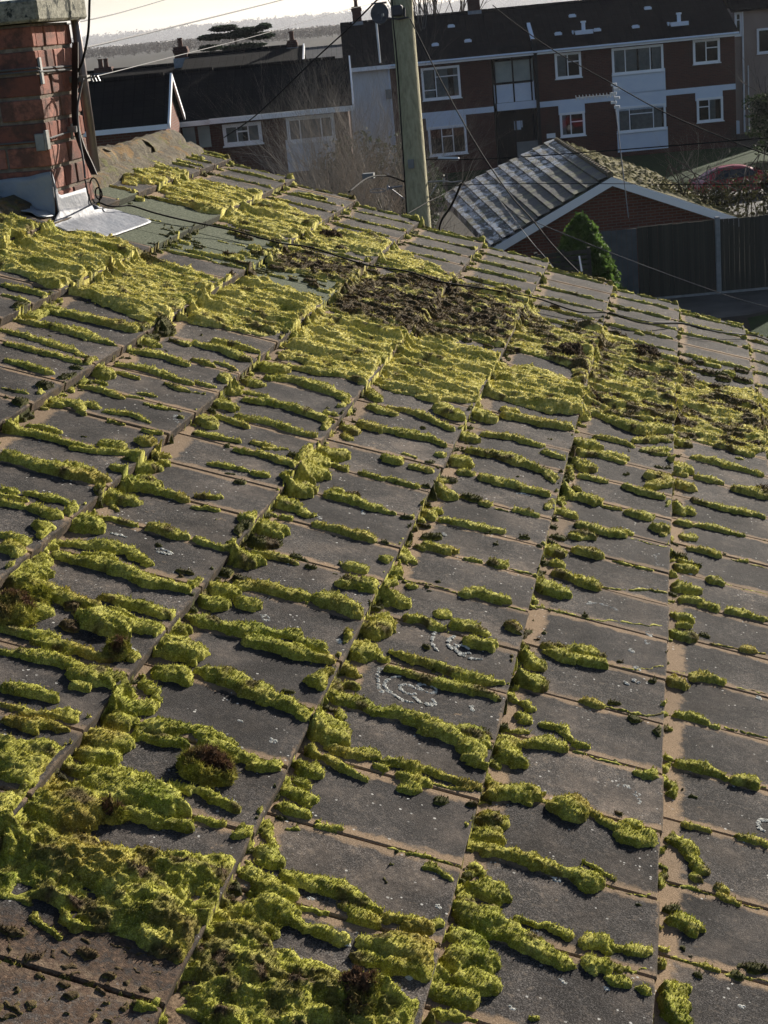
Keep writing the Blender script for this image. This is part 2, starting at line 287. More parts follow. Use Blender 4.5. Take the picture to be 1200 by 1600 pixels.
# ------------------------------------------------------------------ moss growth traced over the tiles
# crop origin x, y (photo pixels) then strokes in quarter pixels: x, y, x, y, ..., width[, 'b' brown / 'd' dark olive]
TR = [
(900,1300,[[0,290,90,330,130],[40,190,150,240,270,300,60],[170,330,300,370,420,400,540,430,12],[230,10,350,50,540,90,110],[590,30,700,80,760,200,130],[700,150,790,250,110],[750,290,775,310,60],[550,315,650,345,14],[660,345,720,355,860,395,30],[880,350,950,360,60],[890,400,1000,430,50],[1020,440,1200,480,30],[560,485,640,495,45,'d'],[625,560,705,590,120],[60,700,190,720,110],[150,720,350,750,530,820,125],[60,820,180,840,110],[200,840,380,880,50],[380,880,520,920,14],[200,920,310,940,80],[390,980,465,990,60],[550,775,700,820,16],[700,820,880,860,35],[970,890,1030,900,55,'d'],[1080,860,1190,870,60,'d'],[890,880,1200,945,14],[600,990,640,1200,200],[390,455,420,455,25,'d'],[500,240,530,240,25,'d'],[725,900,760,905,40,'d'],[640,730,660,735,35,'d'],[690,770,710,770,25,'d'],[1015,850,1050,850,30,'d'],[990,30,1100,50,1200,80,70]]),
(900,1000,[[0,60,60,60,140,100,70],[0,120,160,150,80],[180,150,330,185,560,235,10],[570,190,680,215,10],[700,235,800,230,960,280,85],[580,260,670,275,80],[980,290,1200,345,12],[240,128,285,130,20,'d'],[450,250,490,250,35,'d'],[0,375,50,390,10],[60,390,110,400,55],[110,400,350,460,12],[200,390,270,400,28,'d'],[360,465,400,470,25],[340,500,400,505,35,'d'],[420,480,560,515,8],[560,455,610,465,10],[630,475,740,480,820,520,65],[840,540,880,550,35],[900,540,1200,605,10],[495,590,550,590,50,'d'],[1030,60,1090,65,50],[800,10,1030,60,12],[1100,75,1200,95,12],[0,655,65,665,60],[0,700,80,715,25],[90,735,320,775,18],[330,830,420,840,550,880,95],[570,900,600,980,90],[490,830,560,860,45],[560,760,610,770,10],[640,780,780,800,960,870,90],[985,870,1110,900,90],[1150,900,1200,910,12],[240,1085,285,1095,35,'d'],[0,1040,100,1080,220,1150,300,1200,110],[300,1150,400,1180,70],[640,1150,820,1190,60],[670,935,690,935,20,'d'],[740,995,760,995,20,'d'],[640,0,740,0,25]]),
(900,700,[[0,30,130,40,330,90,80],[10,80,80,130,110],[0,170,210,210,60],[0,240,30,260,50],[280,225,420,270,570,310,75],[430,240,600,255,70],[430,160,580,195,85],[290,160,330,162,20,'d'],[390,10,610,50,50],[540,118,590,120,25,'d'],[490,112,530,118,20,'d'],[600,70,700,130,110],[620,150,680,170,50],[700,40,900,90,1180,170,65],[720,170,940,225,70],[620,220,720,250,90],[690,310,900,370,1200,430,70],[1010,250,1100,270,1200,300,90],[0,300,120,330,90],[150,355,300,385,30],[320,400,470,430,70],[480,490,580,510,85],[540,550,590,550,45],[565,360,605,370,40],[630,390,710,395,75],[610,460,690,470,60],[700,470,860,500,1080,545,55],[0,480,170,510,75],[170,520,280,530,75],[300,520,350,540,45],[0,540,85,550,75],[655,555,725,560,60],[670,615,800,640,920,680,75],[950,690,1090,715,30],[1100,730,1200,750,10],[10,640,125,660,85],[140,680,200,690,12],[210,700,500,765,18],[330,565,580,620,12],[620,670,665,680,45,'d'],[630,740,735,760,70],[650,715,730,715,40],[730,730,765,730,40,'d'],[610,860,730,890,90],[810,825,900,835,65],[920,850,980,855,12],[1030,880,1200,915,12],[610,940,760,960,880,1000,90],[930,1010,1050,1030,1200,1075,85],[0,800,20,810,40],[0,840,135,860,85],[150,865,580,965,12],[620,1035,695,1060,70],[620,1110,695,1110,50],[600,1165,740,1180,75],[0,1055,570,1190,12],[40,1045,60,1048,20,'d'],[780,1170,830,1180,25,'d'],[960,10,1100,40,50],[1090,20,1200,30,60],[1000,62,1040,64,20],[1150,250,1200,250,50,'b']]),
(900,420,[[100,1040,250,1070,370,1110,60],[380,1130,600,1160,45],[350,1070,610,1110,60],[80,880,250,950,400,1000,620,1040,100],[0,1140,200,1160,340,1190,70],[640,1080,690,1090,70],[700,1170,900,1200,50],[0,1080,110,1100,90]]),
(600,1000,[[0,60,200,130,400,200,560,240,770,270,80],[0,180,200,220,420,290,620,340,750,370,85],[775,340,810,390,80],[0,430,200,500,400,600,560,690,640,780,160],[460,560,640,650,120],[720,660,820,780,180],[570,570,680,600,55,'d'],[860,80,960,180,110],[840,240,980,290,110],[860,390,905,440,80],[850,490,900,500,70],[740,570,900,560,60],[720,630,830,640,80],[850,640,1050,640,1140,680,105],[970,530,1100,550,1180,630,65],[970,30,1100,40,1200,70,80],[1010,60,1200,120,80],[520,10,690,40,90],[0,770,120,790,220,820,85],[110,870,190,930,100],[75,920,190,950,70],[200,880,280,910,70],[260,830,400,870,610,930,80],[400,940,600,1000,30],[280,910,390,940,30],[640,950,800,960,940,960,125],[870,1010,920,1040,60],[600,1120,740,1160,110],[610,1180,720,1200,80],[1100,1030,1200,1080,165],[315,1005,385,1010,45,'d'],[525,1030,580,1035,50,'d'],[690,1085,720,1090,30,'d'],[900,950,955,960,50,'b'],[960,1000,1060,1040,25]]),
(600,1300,[[570,20,740,40,90],[540,90,620,110,60],[620,120,750,130,950,190,1200,290,145],[525,200,560,230,610,280,75],[600,340,700,400,150],[470,400,520,440,90],[500,510,670,560,180],[440,640,560,700,140],[460,800,610,850,190],[490,900,630,960,170],[630,620,710,640,100],[720,600,850,680,1000,760,1150,830,165],[820,570,1000,600,1180,680,85],[350,1030,580,1060,145],[310,1130,480,1180,90],[480,1190,600,1195,30],[0,90,140,120,18],[140,130,350,180,30],[350,180,490,215,10],[230,220,330,250,440,320,95],[0,520,120,560,370,600,125],[0,680,150,770,340,880,200],[120,620,380,670,130],[0,850,300,950,150],[0,1080,160,1110,270,1180,130],[35,200,50,200,25,'d'],[5,300,15,300,25,'d'],[930,1180,1000,1190,40],[200,800,300,830,90,'b']]),
(300,1000,[[300,0,500,30,700,90,910,140,115],[670,10,840,60,75],[0,160,200,230,400,330,600,420,740,490,145],[240,230,490,320,60],[770,285,880,290,115],[850,310,880,350,50,'d'],[1000,60,1060,80,140],[940,180,1020,220,100],[945,290,1020,300,60],[880,370,1000,390,1200,470,125],[910,450,960,490,60],[760,560,940,600,150],[710,680,790,740,80],[840,660,1000,720,1190,730,95],[830,740,1000,820,1090,880,125],[1130,790,1200,820,60],[650,810,780,820,105],[620,870,750,920,60],[560,960,750,990,95],[570,1060,730,1080,80],[455,1060,480,1200,95],[0,540,130,620,300,720,450,800,590,860,115],[140,590,290,660,55],[560,870,590,880,50],[0,920,150,1000,310,1070,135],[0,1110,120,1130,230,1140,55],[515,1120,560,1120,30,'d'],[785,1130,810,1140,35],[750,1160,950,1180,60],[560,1185,680,1190,45],[585,325,635,330,28,'d'],[1070,0,1200,140,140]]),
(600,700,[[0,60,90,80,80],[90,20,210,60,40],[325,45,395,45,55],[255,85,295,85,30,'d'],[150,110,320,145,55],[450,80,500,90,100],[500,10,700,40,900,100,1090,190,80],[940,120,1090,220,65],[460,150,575,170,60],[590,180,800,230,1050,300,85],[385,195,445,205,38,'d'],[0,180,120,220,235,250,55],[245,237,285,240,38,'d'],[320,260,430,310,85],[250,362,275,362,38,'d'],[240,410,280,420,85],[300,395,365,400,50],[490,300,590,320,45,'d'],[610,345,670,350,50],[790,372,880,390,980,420,60],[1000,375,1075,380,72],[1100,290,1130,400,80],[1100,395,1180,430,65],[335,435,500,470,790,530,75],[960,10,1140,60,60],[1140,110,1180,200,80],[1130,270,1190,310,80],[1045,550,1110,560,48,'d'],[1170,555,1200,560,60],[0,395,55,405,42],[115,427,185,435,38,'d'],[225,485,275,490,38,'d'],[250,552,365,560,46,'d'],[205,610,255,640,55],[270,605,400,640,75],[410,620,455,650,45],[510,690,615,710,35],[650,710,790,735,60],[800,760,950,795,12],[680,370,780,390,12],[855,555,885,560,30,'d'],[975,612,1005,615,35,'d'],[1020,630,1100,660,85],[1030,720,1115,730,55],[970,760,990,800,50],[970,860,1100,910,115],[1060,775,1200,830,75],[110,600,145,720,90],[110,640,210,730,80],[0,700,90,760,85],[0,790,55,830,65],[0,900,110,970,120],[145,860,210,870,42],[110,820,460,900,12],[470,900,600,900,770,960,100],[780,990,900,1020,12],[310,1030,430,1050,45],[100,1050,250,1080,370,1130,85],[400,1090,550,1120,690,1180,100],[790,1110,870,1140,82],[875,1130,905,1135,32,'d'],[0,1050,50,1120,95],[920,980,1000,995,28],[1000,1000,1200,1050,14],[0,590,90,610,14],[315,832,330,832,20,'d'],[270,900,300,900,18,'d'],[990,1160,1020,1162,22,'d'],[935,1190,960,1192,22,'d']]),
(0,1300,[[220,520,300,600,400,680,85],[880,640,1020,700,180],[0,620,120,640,60,'b'],[150,770,240,760,45,'b'],[470,740,560,760,60,'b'],[880,1080,960,1090,70],[1000,1050,1030,1060,70],[640,900,720,900,50,'b']]),
(300,1300,[[500,0,520,200,150],[400,120,540,210,130],[320,250,420,290,90],[400,340,600,400,170],[430,450,620,540,170],[620,560,760,610,930,680,140],[455,590,530,640,75],[580,290,800,330,1000,400,1200,490,120],[650,470,870,520,45],[920,440,1170,560,110],[1030,700,1200,680,110],[1010,780,1180,800,80],[960,890,1000,900,45],[250,30,380,60,85],[165,180,280,190,75],[570,780,630,790,42,'b'],[20,260,240,310,120],[20,390,220,410,90]]),
(0,1000,[[0,70,200,100,400,150,540,200,100],[220,10,450,60,690,130,100],[750,70,850,120,75],[480,230,620,230,790,260,140],[440,290,540,310,80],[900,260,950,310,100],[970,310,990,400,80],[1020,20,1200,100,180],[970,210,1200,250,120],[0,300,200,340,380,390,110],[0,400,200,450,490,500,55],[340,440,510,470,60],[0,490,150,520,460,570,130],[0,610,60,640,85],[60,690,330,680,130],[0,750,300,780,150],[40,840,230,870,110],[710,430,940,430,105],[690,500,790,520,115],[550,630,760,640,150],[500,720,740,740,115],[840,570,1000,530,1200,560,125],[860,590,1080,640,1200,650,95],[410,800,600,850,750,860,130],[220,960,540,1060,280],[580,930,800,940,1080,1060,220],[720,1040,1000,1130,1180,1180,170],[1060,900,1200,950,75],[20,1010,110,1060,180],[190,1110,290,1170,110],[200,900,500,900,100],[700,830,900,880,100]]),
(0,700,[[0,40,250,100,500,170,590,210,115],[260,80,500,130,690,210,95],[540,170,700,210,75],[610,240,655,260,65],[710,112,790,135,70],[430,0,700,20,870,25,48],[830,50,920,130,120],[940,100,990,130,75],[1000,85,1045,95,45],[0,260,120,280,48],[160,280,350,320,460,370,55],[0,290,190,330,45],[0,340,130,380,55],[180,370,370,430,85],[460,390,580,480,170],[220,490,350,520,90],[250,560,320,600,95],[0,550,170,590,65],[0,610,150,660,105],[670,290,750,330,115],[770,325,830,330,80],[710,350,750,400,55],[790,240,900,205,950,250,110],[900,250,1100,290,1180,330,75],[590,430,720,450,870,490,45],[910,490,1050,530,1200,570,85],[350,590,600,610,800,650,950,730,80],[320,660,600,730,800,780,1000,840,1200,890,105],[480,650,750,700,70],[140,680,290,700,95],[70,760,290,780,115],[40,830,250,860,440,920,125],[260,930,480,960,610,1000,125],[610,930,800,960,1000,1030,1130,1110,85],[700,1000,850,1060,38],[790,1110,1040,1150,95],[580,1050,720,1120,190],[1090,1080,1150,1130,95],[160,980,260,1030,120],[400,960,450,1010,80,'b'],[480,1030,530,1060,60,'b'],[410,1090,480,1140,70,'b'],[0,1110,200,1160,400,1195,95],[1130,772,1190,780,33,'d'],[150,1110,240,1110,25,'b']]),
(300,700,[[240,0,400,30,560,80,700,100,65],[610,42,710,60,36,'d'],[430,0,600,10,28],[70,95,220,110,360,150,42],[200,160,280,165,20,'d'],[390,165,460,165,50],[275,217,325,217,28,'d'],[600,155,635,160,45],[670,120,800,140,115],[700,80,800,60,115],[860,100,970,140,48],[810,20,940,50,110],[1040,150,1200,190,52],[0,290,190,310,60],[0,365,170,390,46],[290,430,395,445,85],[290,520,345,540,65,'d'],[580,250,720,270,130],[540,340,630,360,105],[660,385,750,430,55],[530,430,630,440,48],[730,460,900,510,1160,570,95],[810,280,950,310,1200,390,85],[870,250,940,280,55],[975,290,1045,300,45,'b'],[410,490,540,520,115],[370,600,550,600,90,'d'],[360,650,550,690,670,730,65],[625,680,675,690,35,'d'],[705,745,765,750,40,'d'],[0,560,120,600,240,625,85],[250,680,350,720,140],[190,780,260,790,65,'d'],[270,820,370,830,60,'d'],[130,880,230,900,100],[100,960,200,1000,115],[250,870,400,860,600,920,750,935,105],[770,940,900,970,1060,1050,130],[270,970,390,980,95],[940,740,1060,760,80],[940,850,1170,860,105],[115,752,160,756,33,'d'],[0,860,70,900,85],[0,1070,200,1110,500,1150,700,1190,110],[1090,1150,1200,1110,130],[1170,962,1200,970,55],[890,792,910,792,18,'d']]),
(0,400,[[0,170,200,220,300,250,60],[0,240,150,280,220,300,35],[95,310,190,310,48,'d'],[240,330,400,360,600,400,800,450,970,470,75],[120,400,300,430,500,490,740,560,72],[440,450,560,480,48],[0,460,150,500,350,560,580,640,48],[0,540,200,580,550,670,65],[0,640,120,670,330,740,72],[0,820,190,860,38],[435,695,495,700,40,'d'],[380,770,450,790,58,'d'],[240,800,320,820,70,'d'],[120,910,185,930,75,'d'],[245,850,275,930,75],[160,380,300,340,90],[260,300,390,340,55],[820,590,1000,620,1200,680,75],[710,670,900,700,1050,750,1200,800,55],[700,720,890,770,45],[1000,790,1200,850,46],[570,710,670,740,110],[540,772,690,805,38],[480,810,640,840,790,900,56],[855,850,1000,880,24],[770,870,915,890,28],[905,920,1140,980,33],[320,910,480,920,530,990,85],[510,920,610,950,55],[630,970,800,990,960,1050,46],[670,1030,800,1060,33],[870,1080,1030,1110,48],[180,1050,420,1100,46],[500,1120,570,1130,20,'d'],[610,1160,770,1190,65],[880,1150,980,1170,85],[0,1080,200,1110,400,1160,590,1200,75],[890,460,970,500,85,'d'],[1000,430,1050,450,85,'d'],[900,520,990,560,65],[1050,520,1200,560,56],[1125,1012,1175,1020,38]]),
(300,400,[[0,540,150,570,330,640,380,650,75],[120,520,300,560,440,600,65],[0,640,150,690,65],[120,650,300,720,46],[190,750,280,790,95],[340,790,420,800,75],[0,780,160,820,46],[0,850,80,860,25],[175,830,225,860,55],[150,920,260,940,85],[270,840,480,880,38],[290,890,500,910,700,970,890,1040,65],[810,970,900,1000,38],[150,990,370,1070,65],[250,990,450,1030,700,1110,770,1120,56],[40,1010,120,1050,105],[0,1100,150,1130,310,1160,56],[410,690,560,700,95],[440,760,600,760,800,820,1010,910,85],[860,830,1010,880,38],[570,680,800,720,1090,800,75],[910,940,1000,960,65],[820,1080,880,1090,65],[930,1070,1000,1090,75],[940,1110,990,1150,55],[1040,1040,1200,1090,85],[1110,930,1200,980,65],[1090,840,1170,900,85],[370,1170,520,1190,48]]),
(600,400,[[0,930,200,980,440,1090,75],[0,960,50,990,55],[0,1080,250,1130,400,1190,85],[710,980,880,1010,1190,1120,95],[740,960,850,970,48],[610,1110,800,1130,1000,1190,65],[480,1120,560,1140,75],[340,930,470,1010,120],[570,970,670,1010,105]]),
]
# thick carpets, outlines in photo pixels: type, height, points
CARPETS = [
('g', .030, [(0,340),(40,345),(60,365),(110,360),(160,370),(200,385),(215,400),(170,425),(140,435),(95,452),(60,440),(0,422)]),
('g', .024, [(98,450),(150,430),(215,403),(290,420),(340,440),(335,455),(300,465),(285,485),(262,500),(240,505),(200,492),(150,470),(110,462)]),
('g', .028, [(300,465),(345,440),(400,435),(500,485),(485,500),(455,520),(440,530),(400,525),(300,503)]),
('g', .026, [(440,540),(500,490),(600,520),(640,525),(600,560),(590,590),(560,598),(500,575),(440,557)]),
('g', .028, [(600,560),(640,520),(720,545),(780,570),(770,600),(745,625),(680,628),(600,608)]),
('g', .026, [(775,570),(830,575),(900,600),(925,640),(915,655),(860,648),(790,628),(755,620)]),
('m', .026, [(900,507),(955,525),(1007,550),(1050,560),(1070,580),(1080,595),(1115,610),(1175,610),(1260,640),(1260,716),(1200,712),(1150,708),(1112,695),(1060,680),(950,645),(900,632)]),
('g', .024, [(165,250),(200,245),(240,258),(290,272),(330,288),(370,298),(440,318),(490,343),(530,368),(560,385),(540,395),(480,385),(430,370),(370,350),(310,330),(250,300),(200,288)]),
('g', .022, [(520,365),(560,365),(600,375),(640,400),(700,430),(720,440),(690,445),(600,410),(560,400)]),
('m', .024, [(700,430),(760,450),(830,475),(840,500),(825,512),(780,492),(720,472)]),
('m', .022, [(780,470),(845,500),(900,530),(930,560),(905,580),(830,552),(770,540)]),
('b', .018, [(515,472),(560,430),(640,428),(720,455),(790,480),(820,520),(790,545),(740,530),(640,522),(580,503),(520,485)]),
('b', .016, [(420,405),(470,395),(540,410),(570,430),(540,445),(480,430),(430,420)]),
('l', .024, [(0,1250),(60,1260),(110,1303),(150,1316),(200,1330),(250,1345),(300,1350),(345,1352),(362,1372),(368,1400),(385,1440),(412,1470),(417,1490),(480,1505),(520,1530),(570,1545),(640,1572),(675,1600),(690,1640),(300,1640),(320,1595),(290,1575),(300,1545),(275,1500),(230,1472),(205,1465),(150,1455),(95,1425),(60,1418),(40,1400),(0,1398)]),
]
def inpoly(x, y, P):
    c = np.zeros(x.shape, bool); n = len(P)
    for a in range(n):
        x1, y1 = P[a]; x2, y2 = P[a - 1]
        if y1 == y2: continue
        k = ((y1 > y) != (y2 > y)) & (x < (x2 - x1) * (y - y1) / (y2 - y1) + x1); c ^= k
    return c
def segd(x, y, a, b):
    dx, dy = b[0] - a[0], b[1] - a[1]; L = dx * dx + dy * dy + 1e-12
    t = np.clip(((x - a[0]) * dx + (y - a[1]) * dy) / L, 0, 1)
    return np.hypot(x - a[0] - t * dx, y - a[1] - t * dy), t
# strokes -> slope coordinates: list of (points, radius, type)
STK = []
for ox, oy, L in TR:
    for s in L:
        ty = 'g'
        if isinstance(s[-1], str): ty = s[-1]; s = s[:-1]
        wq = s[-1] / 4.0; q = [(ox + s[k] / 4.0, oy + s[k + 1] / 4.0) for k in range(0, len(s) - 1, 2)]
        dx, dy = q[-1][0] - q[0][0], q[-1][1] - q[0][1]; Ln = math.hypot(dx, dy) + 1e-6
        ch = (dx / Ln) ** 2
        _, _, dep, sn = on_roof(*q[len(q) // 2]); cs = math.sqrt(1 - sn * sn)
        wm = wq * dep / FPX
        r = wm * (ch / (sn + math.sqrt(sn * sn + (  .55 * cs) ** 2)) + (1 - ch) / 2)
        shift = (wq / 2 - r * sn * FPX / dep) * ch
        Q = [on_roof(a, b + shift * .9)[:2] for a, b in q]
        # traced ends include the rounded caps
        if len(Q) > 1:
            a0, a1 = np.array(Q[0]), np.array(Q[1]); d = np.linalg.norm(a1 - a0); Q[0] = tuple(a0 + (a1 - a0) * min(.3, .5 * r / (d + 1e-6)))
            a0, a1 = np.array(Q[-1]), np.array(Q[-2]); d = np.linalg.norm(a1 - a0); Q[-1] = tuple(a0 + (a1 - a0) * min(.3, .5 * r / (d + 1e-6)))
        STK.append((Q, r * (.92 if dep < 2.4 else max(.64, .92 - .17 * (dep - 2.4))), ty, .56))
def joff(c): return 0.0 if c % 2 == 0 else 0.5       # broken bond: every other course is shifted half a tile
# ridges of moss along the far joints and tile ends, where they sit in nearly every joint
def pix(u, v):
    X = W3(u, v, 0.0) - CAMP; q = CM.T @ X; return 600 + FPX * q[0] / q[2], 800 + FPX * q[1] / q[2]
ALG = [(130,325),(185,300),(260,315),(345,345),(400,375),(430,395),(560,432),(505,474),(450,450),(380,425),(330,400),(215,385),(165,372)]
ALGr = [on_roof(*p)[:2] for p in ALG]
for c in range(-7, 5):
    for j in range(9, 26):
        v = (j + joff(c)) * TW
        if v > V1 - .01: continue
        x, y = pix((c - .5) * G, v)
        lim = 610 if x > 820 else (560 if x > 560 else (410 if x > 200 else 330))
        if y > lim: continue
        if inpoly(np.array([(c - .5) * G]), np.array([v]), ALGr)[0]: continue
        r = random.uniform(.0065, .010); a = random.uniform(0, .08); b = random.uniform(.8, 1.0)
        if random.random() < .12: continue
        u0, u1 = (c - 1 + a) * G, (c - 1 + b) * G
        k = 5; pts = [(u0 + (u1 - u0) * t, v + random.uniform(-.004, .004)) for t in np.linspace(0, 1, k)]
        STK.append((pts, r, 'g', .9))
        if random.random() < .5: STK.append(([(c * G - .012, v + random.uniform(-.02, .02)), (c * G + .015, v + random.uniform(-.02, .02))], random.uniform(.009, .016), 'g', .8))
        if x < 520 and random.random() < .6:
            STK.append(([(u0 + .05, v + .07), (u1 - random.uniform(0, .1), v + .08)], random.uniform(.01, .02), 'g', .6))
    for j in np.arange(9, 24.8, .16):                  # beads under the tile ends
        v = j * TW; x, y = pix(c * G + .01, v)
        lim = 640 if x > 820 else (560 if x > 560 else 420)
        if y > lim or random.random() < .5: continue
        if inpoly(np.array([c * G]), np.array([v]), ALGr)[0]: continue
        STK.append(([(c * G + random.uniform(-.01, .02), v), (c * G + random.uniform(0, .03), v + random.uniform(-.01, .01))], random.uniform(.005, .012), random.choice('gdddd'), .6))
    for q in range(3):                                 # fringe on the verge
        u0 = (c - 1 + q / 3) * G; STK.append(([(u0 + .01, V1 - .008), (u0 + G / 3 - .01, V1 - .008)], random.uniform(.006, .011), 'g', .9))
    STK.append(([(c * G - .012, V1 - .012), (c * G + .004, V1 - .02)], random.uniform(.014, .022), 'g', .9))
# thin growth in the nearer tile ends, small dark crumbs
for k in range(420):
    u = random.uniform(-8 * G, 2 * G); v = random.uniform(-.4, 3.4)
    if random.random() < .45: u = round(u / G) * G + random.uniform(.004, .03)
    elif random.random() < .6:
        c = math.ceil(u / G); v = (round(v / TW - joff(c)) + joff(c)) * TW + random.uniform(-.012, .012)
    s = random.uniform(.0025, .006); STK.append(([(u, v), (u + random.uniform(-.006, .006), v + random.uniform(-.004, .004))], s, 'd', .7))
for k in range(330):                                   # bits tucked into the tile ends everywhere
    c = random.randint(-7, 2); v = random.uniform(-.3, 3.3)
    STK.append(([(c * G + .005, v), (c * G + random.uniform(.008, .02), v + random.uniform(-.012, .012))], random.uniform(.004, .010), random.choice('ggd'), .6))
for k in range(260):                                   # lumps in and around the algae patch and brown carpets
    px_, py_ = random.uniform(360, 1180), 0
    py_ = 395 + (px_ - 400) * .27 + random.gauss(0, 22)
    if px_ > 1000 and py_ < 560: continue
    a = on_roof(px_, py_)[:2]; STK.append(([a, (a[0] + random.uniform(-.03, .03), a[1])], random.uniform(.009, .022), random.choice('bbbdgg'), .6))
for k in range(110):                                   # brown litter on the tile at the bottom left
    px_ = random.uniform(0, 290); py_ = random.uniform(1440 + px_ * .12, 1600)
    a = on_roof(px_, py_)[:2]; STK.append(([a, (a[0] + random.uniform(-.01, .01), a[1] + random.uniform(-.008, .008))], random.uniform(.0015, .0042), 'b', .4))
for k in range(420):                                   # dirt and dark moss against the tile ends
    c = random.randint(-7, -1); v = random.uniform(-.3, 3.6)
    STK.append(([(c * G + random.uniform(-.004, .008), v), (c * G + random.uniform(-.004, .012), v + random.uniform(-.02, .02))], random.uniform(.004, .011), random.choice('dddg'), .7))
# lumps along the joint grid over the slick green tiles
for k in range(46):
    px_ = random.uniform(225, 560); py_ = 378 + (px_ - 300) * .30 + random.gauss(0, 14)
    a = on_roof(px_, py_)[:2]; STK.append(([a, (a[0] + random.uniform(.01, .05), a[1])], random.uniform(.006, .014), random.choice('ddg'), .5))

# grid, finer close to the camera
ul = np.arange(I0 * G + .02, 2.6 * G + .1, .0031)
vv = [-.52]
while vv[-1] < V1 + .012: vv.append(vv[-1] + .0024 + .0009 * (vv[-1] + .5))
vl = np.array(vv)
NU, NV = len(ul), len(vl)
Ug, Vg = np.meshgrid(ul, vl, indexing='ij')
wu = Ug + .014 * (fbm(Ug / .05, Vg / .04, 11) - .5) * 1.6 + .004 * (vn(Ug / .011, Vg / .011, 12) - .5) * 2
wv = Vg + .014 * (fbm(Ug / .05, Vg / .04, 21) - .5) * 1.6 + .004 * (vn(Ug / .011, Vg / .011, 22) - .5) * 2
Hm = np.full((NU, NV), -.01); Cb = np.zeros((NU, NV)); Cd = np.zeros((NU, NV))
def window(u0, u1, v0, v1):
    a, b = np.searchsorted(ul, (u0, u1)); c, d = np.searchsorted(vl, (v0, v1))
    return slice(max(a - 1, 0), min(b + 1, NU)), slice(max(c - 1, 0), min(d + 1, NV))
lump = .50 + .62 * fbm(Ug / .030, Vg / .024, 31, 2) + .42 * fbm(Ug / .012, Vg / .011, 33, 2)
lenv = np.clip(.45 + 1.1 * fbm(Ug / .055, Vg / .045, 35, 2), .4, 1.2)
for P, r, ty, hr in STK:
    A = np.array(P); m = r * 1.9 + .02
    sl_ = window(A[:, 0].min() - m, A[:, 0].max() + m, A[:, 1].min() - m, A[:, 1].max() + m)
    x, y = wu[sl_], wv[sl_]
    if x.size == 0: continue
    d = None
    for k in range(len(P) - 1):
        dd, _ = segd(x, y, P[k], P[k + 1]); d = dd if d is None else np.minimum(d, dd)
    lv = lenv[sl_]
    if len(P) > 1 and math.hypot(P[0][0] - P[-1][0], P[0][1] - P[-1][1]) > 2.5 * r:
        de = np.minimum(np.hypot(x - P[0][0], y - P[0][1]), np.hypot(x - P[-1][0], y - P[-1][1])); tp = (.55 + .45 * np.clip(de / (4.5 * r), 0, 1)) * lv
    else: tp = 1.0
    t = d / (r * lump[sl_] * tp)
    h = np.where(t < 1, r * hr * np.sqrt(np.clip(1 - t ** 2.4, 0, 1)) * tp ** .6, -.01) * (.7 + .5 * lump[sl_] * .8)
    up_ = h > Hm[sl_]; Hm[sl_] = np.where(up_, h, Hm[sl_])
    if ty == 'b': Cb[sl_] = np.where(up_ & (h > 0), .95, Cb[sl_])
    else: Cb[sl_] = np.where(up_ & (h > 0), 0, Cb[sl_])
    if ty == 'd': Cd[sl_] = np.where(up_ & (h > 0), .9, Cd[sl_])
    else: Cd[sl_] = np.where(up_ & (h > 0), 0, Cd[sl_])
cidx = np.ceil(Ug / G); DR = np.zeros((NU, NV)); GRAZE = np.zeros((NU, NV))
